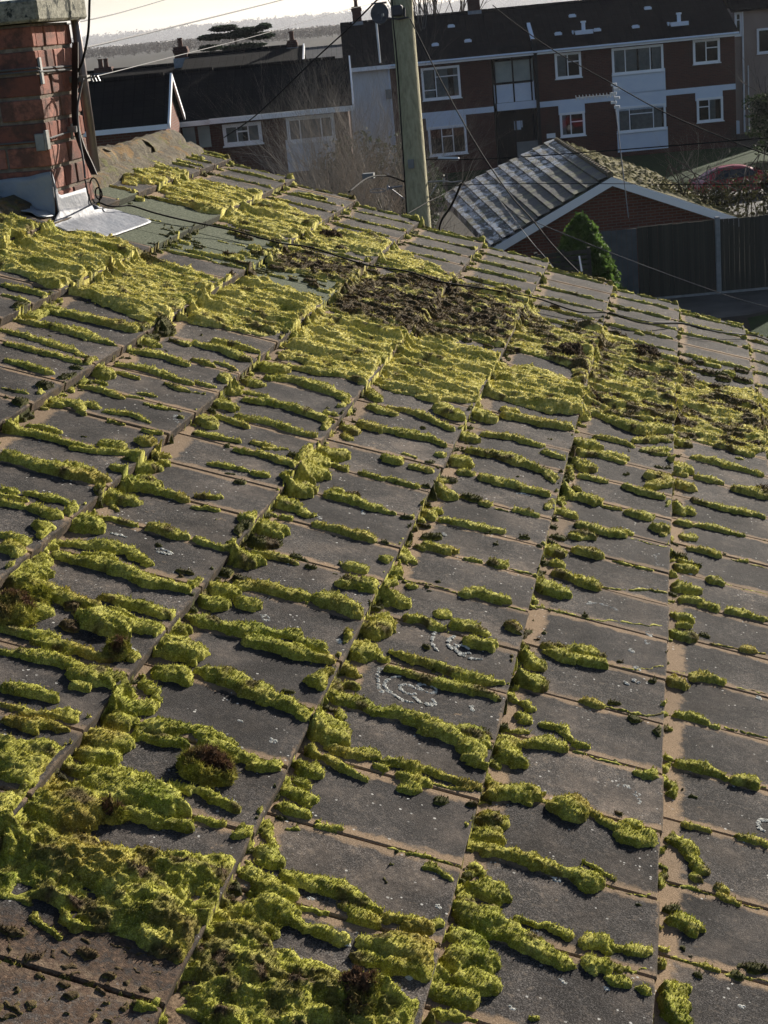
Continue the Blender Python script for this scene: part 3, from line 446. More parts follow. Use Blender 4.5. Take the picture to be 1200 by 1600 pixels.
for ty, hc, P in CARPETS:
    R_ = [on_roof(*p)[:2] for p in P]; A = np.array(R_)
    sl_ = window(A[:, 0].min() - .03, A[:, 0].max() + .03, A[:, 1].min() - .03, A[:, 1].max() + .03)
    x, y = wu[sl_] + .5 * (wu[sl_] - Ug[sl_]), wv[sl_] + .5 * (wv[sl_] - Vg[sl_])
    ins = inpoly(x, y, R_); d = None
    for k in range(len(R_)):
        dd, _ = segd(x, y, R_[k], R_[k - 1]); d = dd if d is None else np.minimum(d, dd)
    U_, V_ = Ug[sl_], Vg[sl_]; ci = cidx[sl_]
    d = np.where(ins, d, -d) + .010 + .05 * (fbm(U_ / .045, V_ / .035, 91, 3) - .5); ins = d > 0; d = np.maximum(d, 0)
    ph = V_ / TW - np.where(ci % 2 == 0, 0, .5); dj = np.abs(ph - np.round(ph)) * TW
    dst = ci * G - U_
    rid = np.clip(1 - dj / .055, 0, 1); rid = rid * rid * (3 - 2 * rid)
    if ty == 'b': rid = .5 * np.ones_like(rid)
    n1 = fbm(U_ / (.16 if ty != 'b' else .05), V_ / .045, 41, 3); n2 = fbm(U_ / .03, V_ / .02, 45, 2)
    n3 = fbm(U_ / .085, V_ / .021, 48, 3)
    h = hc * np.clip(d / .022, 0, 1) ** .5 * (.22 + .36 * rid * (.5 + n1) + .9 * (n3 - .40) + .8 * (n1 - .45) + .5 * (n2 - .5))
    if ty == 'b': h = hc * np.clip(d / .02, 0, 1) ** .5 * (.45 + 1.5 * (n2 - .4) + .3 * (n1 - .5))
    if ty == 'l': h = hc * np.clip(d / .03, 0, 1) ** .5 * (.50 + 1.5 * (fbm(U_ / .075, V_ / .06, 52, 3) - .45) + .6 * (n2 - .5)) + np.clip(d / .03, 0, 1) * (.009 * (vn(U_ / .013, V_ / .012, 95) - .5) + .006 * (vn(U_ / .0065, V_ / .006, 96) - .5))
    h -= (.004 if ty == 'b' else .003) * np.clip(1 - (G - dst) / .03, 0, 1)
    h = np.where(ins, h, -.01)
    up_ = h > Hm[sl_]; Hm[sl_] = np.where(up_, h, Hm[sl_])
    if ty in 'gmb': DR[sl_] = np.maximum(DR[sl_], ins * 1.0); h = h * .8
    br = np.zeros_like(h)
    if ty == 'b': br = np.clip((fbm(U_ / .05, V_ / .05, 55) - .18) * 6, 0, .95) * np.clip(d / .035, 0, 1)
    if ty == 'l': br = np.clip((fbm(U_ / .03, V_ / .03, 58) - .54) * 7, 0, .55)
    if ty == 'm': br = np.clip((fbm(U_ / .05, V_ / .05, 57) - .47) * 9, 0, .9)
    Cb[sl_] = np.where(up_, br, Cb[sl_]); Cd[sl_] = np.where(up_, 0, Cd[sl_])
# brown scabs here and there on the green
Cb = np.clip(Cb + np.clip((fbm(Ug / .045, Vg / .045, 61) - .66) * 7, 0, .8), 0, 1)
pos = Hm > 0
amp = np.clip(Hm / .008, 0, 1)
Hm = np.where(pos, Hm + amp * (.0026 * (vn(Ug / .0085, Vg / .0085, 71) - .5) + .0034 * (vn(Ug / .021, Vg / .018, 72) - .5) + 0.0026 * (vn(Ug / .0050, Vg / .0055, 73) - .5) + .001 * rng.random(Hm.shape)), -.006)
# chimney stands on the ridge: no moss inside it or under its lead
CHK = at_depth(92, 335, 4.93)
CHU0, CHV0 = on_roof(92, 336)[:2]
LEAD = [(80,361),(100,366),(125,364),(165,374),(238,349),(160,331),(144,326),(88,335)]
LEADr = [on_roof(*p)[:2] for p in LEAD]
Hm[inpoly(Ug, Vg, LEADr)] = -.006
Hm[(Ug < CHU0 + .01) & (Vg > CHV0 - .03) & (Vg < CHV0 + .38)] = -.006
dst_ = cidx * G - Ug; aft_ = G - dst_
drape = (fbm(Vg / .075, cidx * 3.7, 81, 2) + .20 * DR) > .68
GRAZE = DR * .5 + .5 * np.clip((Vg - .3) / 2.2, 0, 1)  # far moss and carpets yellowed in colour for the look of grazing light
e0_ = .001 + .011 * vn(Vg / .022, cidx * 5.1, 83)
Hm = np.where(drape, Hm, np.where((Hm > 0) & (dst_ < e0_), -.006, Hm * np.where(Hm > 0, np.clip((dst_ - e0_) / .012, .12, 1) ** .5, 1)))
base = saw(Ug) + np.where(drape & (Hm > 0), STEP * np.clip(1 - aft_ / .035, 0, 1) ** 1.5 * np.clip((Hm - .005) / .005, 0, 1), 0)
Hs = base + Hm
keepv = Hm > 0
q = keepv[:-1, :-1] | keepv[1:, :-1] | keepv[:-1, 1:] | keepv[1:, 1:]
iu, iv = np.nonzero(q)
idx = np.arange(NU * NV).reshape(NU, NV)
fa = np.stack([idx[iu, iv], idx[iu + 1, iv], idx[iu + 1, iv + 1], idx[iu, iv + 1]], 1)
uniq, inv = np.unique(fa.ravel(), return_inverse=True)
co = W3(Ug.ravel()[uniq], Vg.ravel()[uniq], Hs.ravel()[uniq])
jit = (rng.random(co.shape) - .5) * .0016; co = co + jit
fa = inv.reshape(-1, 4)
def fast_mesh(name, co, faces):
    me = bpy.data.meshes.new(name); nf, k = faces.shape
    me.vertices.add(len(co)); me.vertices.foreach_set('co', co.astype(np.float32).ravel())
    me.loops.add(nf * k); me.loops.foreach_set('vertex_index', faces.astype(np.int32).ravel())
    me.polygons.add(nf); me.polygons.foreach_set('loop_start', np.arange(0, nf * k, k, dtype=np.int32)); me.polygons.foreach_set('loop_total', np.full(nf, k, np.int32))
    me.polygons.foreach_set('use_smooth', np.ones(nf, bool)); me.update(calc_edges=True); return me
def attr(me, name, vals):
    a = me.attributes.new(name, 'FLOAT', 'POINT'); a.data.foreach_set('value', vals.astype(np.float32))
cyv = GRAZE.ravel()[uniq]
cbv, cdv = Cb.ravel()[uniq], Cd.ravel()[uniq]
hv = Hm.ravel()[uniq]
# blades: tiny leaves standing out of the cushions
vi = np.nonzero(hv > .0025)[0]
vpos = Vg.ravel()[uniq][vi]
prob = np.clip(.62 - .10 * vpos, .12, .7)
vi = np.repeat(vi, 2); prob = np.repeat(prob, 2)
vi = vi[rng.random(len(vi)) < prob * .5]
SDV = np.array(sd); nb = len(vi); bp = co[vi]
dirn = N + (rng.random((nb, 3)) - .5) * 1.5 + SDV * .25; dirn /= np.linalg.norm(dirn, axis=1)[:, None]
side = np.cross(dirn, rng.random((nb, 3)) - .5); side /= np.linalg.norm(side, axis=1)[:, None] + 1e-9
vb = Vg.ravel()[uniq][vi]
ln = (.0030 + .0042 * rng.random(nb)) * (1 + .12 * vb); wd = (.0008 + .0009 * rng.random(nb)) * (1 + .30 * vb)
ctr = bp - dirn * .001 + (rng.random((nb, 3)) - .5) * .003
b0 = ctr - side * wd[:, None]; b1 = ctr + side * wd[:, None]; b2 = ctr + dirn * ln[:, None]
bco = np.concatenate([b0, b1, b2]); bf = np.stack([np.arange(nb), np.arange(nb) + nb, np.arange(nb) + 2 * nb], 1)
print('moss quads', len(fa), 'blades', nb)

def mossmat(name='moss_cushion', dk=(.022, .017, .010), md=(.095, .062, .034), lt=(.24, .17, .09)):
    m = NT(name, .9, .15)
    ab = m.n('ShaderNodeAttribute'); ab.attribute_name = 'brown'; ad = m.n('ShaderNodeAttribute'); ad.attribute_name = 'dark'; ah = m.n('ShaderNodeAttribute'); ah.attribute_name = 'tip'
    n1 = m.noise(26, 4); n2 = m.noise(7, 3); n3 = m.noise(140, 3, rough=.7)
    g = m.ramp(n1, [(.28, (.15, .16, .022)), (.48, (.50, .50, .07)), (.72, (.84, .80, .20))])
    g = m.mix(m.math('MULTIPLY', m.step(n2, .5, .72), .65), g, (.45, .30, .06))          # yellowed, drier areas
    g = m.mix(m.math('MULTIPLY', m.step(n2, .45, .28), .6), g, (.22, .31, .02))           # fresher green
    g = m.mix(m.math('MULTIPLY', m.step(n3, .62, .40), .45), g, (.07, .065, .012))
    b = m.ramp(n3, [(.3, dk), (.55, md), (.78, lt)])
    d = m.ramp(n1, [(.35, (.022, .022, .012)), (.7, (.06, .065, .022))])
    g = m.mix(m.math('MULTIPLY', m.step(m.noise(520, 2, rough=.7), .56, .40), .55), g, (.10, .085, .015))
    g = m.mix(m.math('MULTIPLY', m.step(m.noise(430, 2), .54, .70), .5), g, (.80, .74, .28))
    ay = m.n('ShaderNodeAttribute'); ay.attribute_name = 'grazing_tint'; g = m.mix(m.math('MULTIPLY', ay.outputs['Fac'], m.step(m.noise(15, 4), .25, .6)), g, m.mix(m.step(n3, .35, .65), (.50, .45, .09), (.86, .76, .27)))  # grazing light tint painted over the green
    c = m.mix(ad.outputs['Fac'], g, d); c = m.mix(ab.outputs['Fac'], c, b)
    m.color(c)
    m.bump(m.math('ADD', m.noise(330, 2), m.noise(900, 2)), .9, .0022)
    # thin leaves let some sun through
    tl = m.n('ShaderNodeBsdfTranslucent'); m.l(c, tl.inputs['Color'])
    mx = m.n('ShaderNodeMixShader'); mx.inputs[0].default_value = .14
    m.l(m.b.outputs[0], mx.inputs[1]); m.l(tl.outputs[0], mx.inputs[2]); m.l(mx.outputs[0], m.t.nodes['Material Output'].inputs['Surface'])
    return m.mat
M['moss'] = mossmat(); M['redmoss'] = mossmat('dry_red_moss', (.045, .027, .016), (.15, .085, .05), (.34, .21, .13))
allco = np.concatenate([co, bco]); 
me = bpy.data.meshes.new('moss'); nq = len(fa)
me.vertices.add(len(allco)); me.vertices.foreach_set('co', allco.astype(np.float32).ravel())
lp = np.concatenate([fa.ravel(), (bf + len(co)).ravel()]); me.loops.add(len(lp)); me.loops.foreach_set('vertex_index', lp.astype(np.int32))
me.polygons.add(nq + nb)
me.polygons.foreach_set('loop_start', np.concatenate([np.arange(nq) * 4, nq * 4 + np.arange(nb) * 3]).astype(np.int32))
me.polygons.foreach_set('loop_total', np.concatenate([np.full(nq, 4), np.full(nb, 3)]).astype(np.int32))
me.polygons.foreach_set('use_smooth', np.ones(nq + nb, bool)); me.update(calc_edges=True)
attr(me, 'grazing_tint', np.concatenate([cyv, np.tile(cyv[vi], 3)])); attr(me, 'brown', np.concatenate([cbv, np.tile(cbv[vi], 3)])); attr(me, 'dark', np.concatenate([cdv, np.tile(cdv[vi], 3)]))
moss = link_mesh('moss', me, M['moss']); tag(moss, 'yellow green moss growing in cushions and strips over the tiled roof', 'moss', kind='stuff')
# ------------------------------------------------------------------ our house: tiles, ridge, chimney
house = empty('house', (float(P0[0] - 8 * G * D[0]), 2.5, 0), 0, 'moss covered tiled roof with brick chimney, nearest building', 'house')
HP = np.array(house.location)
def tilemat():
    m = NT('weathered_concrete_tile', .95, .12)
    uv = m.n('ShaderNodeSeparateXYZ'); m.l(m.coord('UV'), uv.inputs[0]); X_, Y_ = uv.outputs[0], uv.outputs[1]
    at = m.n('ShaderNodeAttribute'); at.attribute_name = 'tone'; al = m.n('ShaderNodeAttribute'); al.attribute_name = 'algae'; li_ = m.n('ShaderNodeAttribute'); li_.attribute_name = 'litter'; tan = m.n('ShaderNodeAttribute'); tan.attribute_name = 'tan'
    nb = m.noise(38, 5, rough=.65); ns = m.noise(9, 3); ng = m.noise(420, 3, rough=.7); nf = m.noise(900, 2)
    grey = m.ramp(ng, [(.32, (.009, .0088, .0088)), (.50, (.044, .0415, .041)), (.66, (.19, .182, .175))])
    grey = m.mix(m.math('MULTIPLY', m.step(ns, .42, .7), .5), grey, (.15, .125, .105))
    nm = m.noise(95, 4, rough=.7); grey = m.mix(m.math('MULTIPLY', m.step(nm, .52, .68), .55), grey, (.20, .17, .14)); grey = m.mix(m.math('MULTIPLY', m.step(nm, .46, .32), .6), grey, (.03, .026, .024))
    grey = m.mix(m.math('MULTIPLY', at.outputs['Fac'], .55), grey, (.045, .043, .043))
    # bare sandy edges where the surface has weathered off: along the side joints, the head and the nose of each tile
    wob = m.math('MULTIPLY', m.math('SUBTRACT', nb, .5), .040)
    wob2 = m.math('MULTIPLY', m.math('SUBTRACT', ns, .5), .030)
    w = m.math('ADD', wob, wob2)
    xs = m.math('SUBTRACT', .5 * TW, m.math('ABSOLUTE', m.math('SUBTRACT', X_, .5 * TW)))
    e1 = m.step(m.math('ADD', xs, w), .024, .012)
    e2 = m.step(m.math('ADD', m.math('SUBTRACT', G, Y_), m.math('MULTIPLY', w, 1.2)), .046, .030)
    e3 = m.math('MULTIPLY', m.step(m.math('ADD', Y_, w), .006, .001), m.step(nb, .40, .6))
    e4 = m.step(nb, .66, .74)
    e = m.math('MAXIMUM', m.math('MAXIMUM', e1, e2), m.math('MAXIMUM', e3, m.math('MULTIPLY', e4, .7)))
    e = m.math('MULTIPLY', e, m.math('ADD', .5, m.math('MULTIPLY', tan.outputs['Fac'], .5)), True)
    sand = m.ramp(ng, [(.3, (.22, .155, .095)), (.6, (.40, .29, .19)), (.8, (.50, .38, .26))])
    grey = m.mix(1.0, grey, m.ramp(m.noise(5.5, 6, rough=.7), [(.34, (.38, .37, .37)), (.5, (.74, .72, .71)), (.64, (1.35, 1.27, 1.2))]), 'MULTIPLY')
    sand = m.mix(1.0, sand, (.80, .78, .76), 'MULTIPLY')
    c = m.mix(e, grey, sand)
    # grit, white lichen specks, orange lichen spots
    vo = m.n('ShaderNodeTexVoronoi'); vo.inputs['Scale'].default_value = 170; m.l(m.coord(), vo.inputs['Vector'])
    sep = m.n('ShaderNodeSeparateColor'); m.l(vo.outputs['Color'], sep.inputs[0])
    rad = m.math('MULTIPLY', m.step(sep.outputs[0], .90, 1.0), .42)
    sp = m.math('MULTIPLY', m.math('LESS_THAN', vo.outputs['Distance'], rad), m.step(m.noise(16, 2), .48, .62))
    c = m.mix(m.math('MULTIPLY', sp, .85), c, (.50, .49, .46))
    c = m.mix(m.math('MULTIPLY', m.math('LESS_THAN', m.noise(260, 2), .30), .8), c, (.02, .018, .016))
    c = m.mix(m.math('MULTIPLY', m.step(m.noise(14, 4, rough=.7), .74, .78), .8), c, (.42, .17, .03))
    c = m.mix(m.math('MULTIPLY', li_.outputs['Fac'], m.step(m.noise(70, 5, rough=.8), .38, .58)), c, m.ramp(m.noise(160, 4, rough=.8), [(.3, (.025, .017, .012)), (.55, (.10, .066, .046)), (.8, (.30, .20, .13))]))
    # slick green algae on the newer tiles by the chimney
    ga = m.ramp(m.noise(120, 5, rough=.75), [(.34, (.035, .042, .026)), (.52, (.10, .115, .075)), (.75, (.20, .205, .15))])
    c = m.mix(al.outputs['Fac'], c, ga)
    c = m.mix(m.math('MULTIPLY', m.step(Y_, .004, .0005), .6), c, (.03, .026, .022))  # tile end risers darkened: grime plus step shade painted into the colour
    m.color(c)
    h = m.math('ADD', m.math('MULTIPLY', ng, 1.0), m.math('ADD', m.math('MULTIPLY', nf, .5), m.math('MULTIPLY', nb, .8)))
    m.bump(h, .55, .0022); return m.mat
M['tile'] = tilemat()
tv, tf, tuv, ttone, talg, ttan = [], [], [], [], [], []
NUu, NVv = 14, 9
for c in range(I0 + 1, I1 + 1):
    off = joff(c)
    js = range(-9, 26)
    for j in js:
        va, vb = (j + off) * TW + .0014, (j + 1 + off) * TW - .0014
        if vb < V0 or va > V1 - .02: continue
        vb = min(vb, V1)
        near = va < 2.2
        nu_, nv_ = (NUu, NVv) if near else (7, 5)
        r1 = random.Random(c * 97 + j); du = r1.uniform(-.0025, .0025); dh = r1.uniform(-.0012, .0012); tl = r1.uniform(-.0012, .0012)
        tone = r1.random() ** 1.5; tn = r1.random()
        cu, cv = (c - .5) * G, (va + vb) / 2
        alg = 1.0 if inpoly(np.array([cu]), np.array([cv]), ALGr)[0] or inpoly(np.array([cu + .1]), np.array([cv]), ALGr)[0] else 0.0
        u0, u1 = (c - 1) * G - (.07 if c > I0 + 1 else 0), c * G + du
        us = np.concatenate([np.linspace(u0, u1 - .004, nu_ - 1), [u1 - .0004]]); vs = np.concatenate([[va], np.linspace(va + .003, vb - .003, nv_ - 2), [vb]])
        n0 = len(tv); tk = .021
        pts = []; hh = []
        for a, u in enumerate(us):
            for b, v in enumerate(vs):
                h = -STEP * (c * G - u) / G + dh + tl * (b / (nv_ - 1) - .5) * 2
                edge = (a == nu_ - 1) + (b in (0, nv_ - 1))
                uu, v2 = u, v
                if edge: h -= .0018 * edge + r1.uniform(0, .0012); 
                if a == nu_ - 1: uu -= r1.uniform(0, .0022)
                if b == 0: v2 += r1.uniform(0, .0010)
                if b == nv_ - 1: v2 -= r1.uniform(0, .0010)
                # shallow interlocking lip along the far side of each tile
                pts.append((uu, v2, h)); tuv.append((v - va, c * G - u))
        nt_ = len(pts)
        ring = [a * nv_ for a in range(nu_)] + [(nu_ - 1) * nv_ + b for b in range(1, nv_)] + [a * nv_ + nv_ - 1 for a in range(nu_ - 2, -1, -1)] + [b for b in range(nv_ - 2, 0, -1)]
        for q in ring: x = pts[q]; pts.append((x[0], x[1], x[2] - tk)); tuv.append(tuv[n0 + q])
        tv += pts
        for a in range(nu_ - 1):
            for b in range(nv_ - 1):
                p = n0 + a * nv_ + b; tf.append((p, p + nv_, p + nv_ + 1, p + 1))
        L = len(ring)
        for k in range(L):
            a0, a1 = ring[k], ring[(k + 1) % L]; tf.append((n0 + a0, n0 + nt_ + k, n0 + nt_ + (k + 1) % L, n0 + a1))
        ttone += [tone] * len(pts); talg += [alg] * len(pts); ttan += [tn] * len(pts)
A = np.array(tv); wco = W3(A[:, 0], A[:, 1], A[:, 2]) - HP
me = bpy.data.meshes.new('roof_tiles'); me.from_pydata([tuple(x) for x in wco.astype(float)], [], tf); me.update()
li = np.empty(len(me.loops), np.int32); me.loops.foreach_get('vertex_index', li)
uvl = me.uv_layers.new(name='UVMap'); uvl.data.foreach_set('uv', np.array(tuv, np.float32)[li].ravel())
Xc = (wco + HP - CAMP) @ CM; PX, PY = 600 + FPX * Xc[:, 0] / Xc[:, 2], 800 + FPX * Xc[:, 1] / Xc[:, 2]
attr(me, 'litter', ((PX < 300) & (PY > 1425 + PX * .1) & (Xc[:, 2] > .5)).astype(float))
attr(me, 'tone', np.array(ttone)); attr(me, 'algae', np.array(talg)); attr(me, 'tan', np.array(ttan))
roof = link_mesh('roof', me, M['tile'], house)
# felt under the tiles, far slope, walls
rid = W3(I0 * G, 0, 0); eav = W3(I1 * G, 0, -.05)
M['felt'] = simple('roofing_felt', (.02, .018, .016), None)
RX, RZ = float(rid[0]), float(rid[2]); EX, EZ = float(eav[0]), float(eav[2]); WY0, WY1 = float(P0[1] + V0), float(P0[1] + V1)
b = MB(); q = lambda x, y, z: (x - HP[0], y - HP[1], z - HP[2])
b.add([q(RX, WY0, RZ - .06), q(EX, WY0, EZ - .045), q(EX, WY1 - .02, EZ - .045), q(RX, WY1 - .02, RZ - .06)], [(0, 1, 2, 3)])
b.build('roofing_felt', M['felt'], roof)
M['roof_own'] = rooftile('own_far_slope', (.06, .056, .052), (.10, .09, .085), (.09, .10, .02), .2, .3)
b = MB(); LX = 2 * RX - EX
b.prism([q(RX - .01, WY0, RZ - .02), q(LX, WY0, EZ - .02), q(LX, WY0, EZ - .06), q(RX - .01, WY0, RZ - .06)], (0, WY1 - WY0, 0)); b.build('roof', M['roof_own'], house)
b = MB(); b.prism([q(LX + .3, WY0 + .3, 0), q(EX - .3, WY0 + .3, 0), q(EX - .3, WY0 + .3, EZ - .02), q(RX, WY0 + .3, RZ - .12), q(LX + .3, WY0 + .3, EZ - .02)], (0, WY1 - WY0 - .4, 0)); b.build('wall', M['brick_row'], house)
# ridge: half round tiles bedded in mortar, lichen covered
def ridgemat():
    m = NT('lichen_ridge', .9, .2); n1 = m.noise(22, 6, rough=.7)
    c = m.ramp(n1, [(.3, (.07, .06, .045)), (.5, (.15, .125, .085)), (.7, (.27, .23, .16))])
    c = m.mix(m.math('MULTIPLY', m.step(m.noise(9, 5, rough=.7), .53, .62), .75), c, (.30, .17, .05))
    c = m.mix(m.math('MULTIPLY', m.step(m.noise(13, 5, rough=.7), .54, .64), .8), c, (.17, .17, .05))
    m.color(c); m.bump(m.noise(60, 6, rough=.75), 1.0, .03); return m.mat
M['ridge'] = ridgemat()
CHYF = at_depth(92, 335, 4.93)[1]
yy = WY1
k = 0
while yy > WY0:
    y1 = yy; y0 = max(yy - .45, WY0); yy -= .452
    vs = []; nn_ = 11; ny = 10
    for a in range(ny):
        t = a / (ny - 1); Yy = y0 + (y1 - y0 - .002) * t
        for g_ in range(nn_):
            an = math.radians(-8 + 196 * g_ / (nn_ - 1)); R = (.088 if yy > CHYF - .3 else .085) + .006 * math.sin(k * 3.1 + t * 2) + random.uniform(-.009, .009) - (.006 if a in (0, ny - 1) else 0)
            vs.append(q(RX + R * math.cos(an), Yy, RZ - (.05 if yy > CHYF - .3 else .09) + R * .98 * math.sin(an) + .004 * math.sin(k * 1.7)))
    if y0 < CHYF and pix(-8 * G, y1 - P0[1])[0] > -45: k += 1; continue
    n_ = len(vs); vs += [q(HP[0] + v[0] * 1 - 0, HP[1] + v[1], HP[2] + v[2] - .022) for v in vs]
    fs = [(a * nn_ + g_, a * nn_ + g_ + 1, (a + 1) * nn_ + g_ + 1, (a + 1) * nn_ + g_) for a in range(ny - 1) for g_ in range(nn_ - 1)]
    fs += [(g_, g_ + 1, n_ + g_ + 1, n_ + g_) for g_ in range(nn_ - 1)] + [((ny - 1) * nn_ + g_, (ny - 1) * nn_ + g_ + 1, n_ + (ny - 1) * nn_ + g_ + 1, n_ + (ny - 1) * nn_ + g_) for g_ in range(nn_ - 1)]
    fs += [(a * nn_, (a + 1) * nn_, n_ + (a + 1) * nn_, n_ + a * nn_) for a in range(ny - 1)] + [(a * nn_ + nn_ - 1, (a + 1) * nn_ + nn_ - 1, n_ + (a + 1) * nn_ + nn_ - 1, n_ + a * nn_ + nn_ - 1) for a in range(ny - 1)]
    mb = MB(); mb.add(vs, fs); ro = mb.build('ridge_tile', M['ridge'], roof, smooth=True); k += 1
# mortar fillet beside the ridge
mb = MB(); ys = np.linspace(WY0, WY1 - .01, 60)
for s_ in (0, 1):
    vs = []
    for y_ in ys:
        o_ = random.uniform(-.012, .012)
        vs += [q(RX + .10, y_, RZ - .02), q(RX + .155 + o_, y_, RZ - .055 + random.uniform(0, .008)), q(RX + .17 + o_, y_, RZ - .09)]
    if s_ == 0: mb.add(vs, [(3 * a + b_, 3 * a + 3 + b_, 3 * a + 4 + b_, 3 * a + 1 + b_) for a in range(59) for b_ in (0, 1)])
mb.build('ridge_mortar', M['ridge'], roof, smooth=True)
# white rings of crustose lichen on the bare tiles
M['lichen'] = simple('white_lichen', (.34, .34, .31), (.55, .55, .51), 90, .95, .1, .5, 200, .002)
mb = MB()
def arc(px, py, rx, ry, a0, a1, wd, seg=16, rot=0):
    # broken crust along an arc given in photo pixels: many small flat flakes
    c0 = on_roof(px, py); ex = on_roof(px + rx, py + rx * .25); ey = on_roof(px, py + ry)
    c = np.array(c0[:2]); A_ = np.array(ex[:2]) - c; B_ = np.array(ey[:2]) - c
    for q_ in (A_, B_):
        l_ = np.linalg.norm(q_)
        if l_ > .045: q_ *= .045 / l_
    ln = math.radians(a1 - a0) * (np.linalg.norm(A_) + np.linalg.norm(B_)) / 2; n_ = max(10, int(ln / .0011)); wa = wd * 1.1
    for k in range(n_):
        t = random.random(); a = math.radians(a0 + (a1 - a0) * t); e = math.sin(math.pi * t) ** .4
        if math.sin(a * 9 + px) + math.sin(a * 23 + py) > 1.25: continue
        rr = 1 + random.gauss(0, wa * .5) * e + .03 * math.sin(a * 5 + px); p = c + A_ * math.cos(a) * rr + B_ * math.sin(a) * rr; s_ = random.uniform(.0012, .0042)
        fr__ = (p[0] / G) % 1
        if fr__ < .05 or fr__ > .97: continue
        hz = float(saw(p[0])) + .0004 + random.uniform(0, .0012); m_ = random.randint(5, 7); an0 = random.random() * 6
        vs = [W3(p[0], p[1], hz + .0006) - HP] + [W3(p[0] + s_ * math.cos(an0 + 6.283 * q_ / m_) * random.uniform(.6, 1.4), p[1] + s_ * math.sin(an0 + 6.283 * q_ / m_) * random.uniform(.6, 1.4), hz - .0008) - HP for q_ in range(m_)]
        mb.add(vs, [(0, 1 + q_, 1 + (q_ + 1) % m_) for q_ in range(m_)])
for a in [(735,1012,50,32,60,230,.07), (722,1015,12,6,0,330,.3), (640,1078,56,30,80,250,.06), (638,1077,13,7,30,330,.18), (668,1076,14,6,0,360,.22), (664,1094,16,6,-60,190,.25), (515,1052,10,6,0,360,.45), (495,637,28,14,60,200,.18), (598,1063,8,22,90,270,.25), (942,952,26,7,190,340,.14), (1030,872,7,6,90,270,.3), (1030,880,6,4,20,160,.3), (975,1232,10,5,180,350,.3), (995,1242,5,3,0,360,.4), (1195,1290,10,9,90,300,.2), (415,966,6,4,0,360,.45), (280,655,8,5,0,330,.4), (200,1018,14,7,180,350,.3), (258,862,9,3,0,360,.45), (185,838,12,3,200,340,.3), (820,775,12,3,180,340,.3), (740,1107,4,3,90,270,.4), (812,1197,5,3,0,360,.4), (685,1003,10,14,100,260,.12)]:
    arc(*a)
for k in range(46):
    arc(random.uniform(350, 1190), random.uniform(800, 1590), random.uniform(2, 4.5), random.uniform(1.5, 2.8), 0, random.choice([360, 250, 300]), .45, 8)
mb.build('lichen', M['lichen'], roof)['kind'] = 'stuff'

# chimney: bricks, slab, lead
CHX1, CHY0 = W3(CHU0, CHV0, 0)[:2]
CHX1, CHY0 = float(CHX1), float(CHY0)
# front right corner stands over pixel (92,333); its top over (48,37)
CHX0, CHY1 = CHX1 - .90, CHY0 + .335
CZ0, CZ1 = float(W3(CHU0, CHV0, 0)[2]) - .15, None
dtop = (CHY0) / ray(48, 37)[1]; CZ1 = CAMZ + ray(48, 37)[2] * dtop
M['brick'] = None
m = NT('chimney_brick', .9, .2); n_ = m.noise(55, 4); n2 = m.n('ShaderNodeAttribute'); n2.attribute_name = 'tone'
c_ = m.ramp(n2.outputs['Fac'], [(0, (.14, .055, .042)), (.5, (.27, .11, .08)), (1, (.40, .185, .14))])
c_ = m.mix(m.math('MULTIPLY', m.step(n_, .45, .7), .5), c_, (.10, .055, .045)); c_ = m.mix(m.math('MULTIPLY', m.step(m.noise(9, 5, rough=.7), .46, .62), .75), c_, (.06, .045, .04))
m.color(c_); m.bump(m.noise(220, 4), .6, .003); M['brick'] = m.mat
M['mortar'] = simple('lime_mortar', (.12, .10, .082), (.24, .20, .16), 40, .95, .1, .8, 200, .004)
chim = MB(); chim.box(CHX0 + .006 - HP[0], CHX1 - .006 - HP[0], CHY0 + .006 - HP[1], CHY1 - .006 - HP[1], CZ0, CZ1)
chim_o = chim.build('chimney', M['mortar'], house)
bk = MB(); tn = []
z = CZ1 - .008; row = 0
while z > CZ0 + .02:
    z1, z0 = z, z - .065; z -= .0755
    for side in range(4):
        Ls = (CHX1 - CHX0) if side % 2 == 0 else (CHY1 - CHY0)
        x = 0.0; first = True; pat = (row + side) % 2
        while x < Ls - .02:
            L_ = .1025 if (first and pat) else (.215 if side % 2 == 0 or random.random() < .0 else (.1025 if row % 3 else .1025))
            if side % 2 == 1 and not (first and pat) : L_ = .105 if pat else .16
            e = min(x + L_, Ls)
            if Ls - e < .05: e = Ls
            a, b_ = x + (0 if x == 0 else .004), e - (0 if e >= Ls else .005)
            o_ = random.uniform(0, .003); dp = .03
            if side == 0: bx = (CHX0 + a, CHX0 + b_, CHY0 - .001 + o_, CHY0 + dp)
            elif side == 2: bx = (CHX0 + a, CHX0 + b_, CHY1 - dp, CHY1 + .001 - o_)
            elif side == 1: bx = (CHX1 - dp, CHX1 + .001 - o_, CHY0 + a + (.031 if a == 0 else 0), CHY0 + b_ - (.031 if e >= Ls else 0))
            else: bx = (CHX0 - .001 + o_, CHX0 + dp, CHY0 + a + (.031 if a == 0 else 0), CHY0 + b_ - (.031 if e >= Ls else 0))
            if bx[3] - bx[2] > .01:
                bk.bbox(bx[0] - HP[0], bx[1] - HP[0], bx[2] - HP[1], bx[3] - HP[1], z0 + random.uniform(0, .002), z1, .003)
                tn += [random.random()] * 24
            x = e; first = False
    row += 1
bo = bk.build('bricks', M['brick'], chim_o)
attr(bo.data, 'tone', np.array(tn))
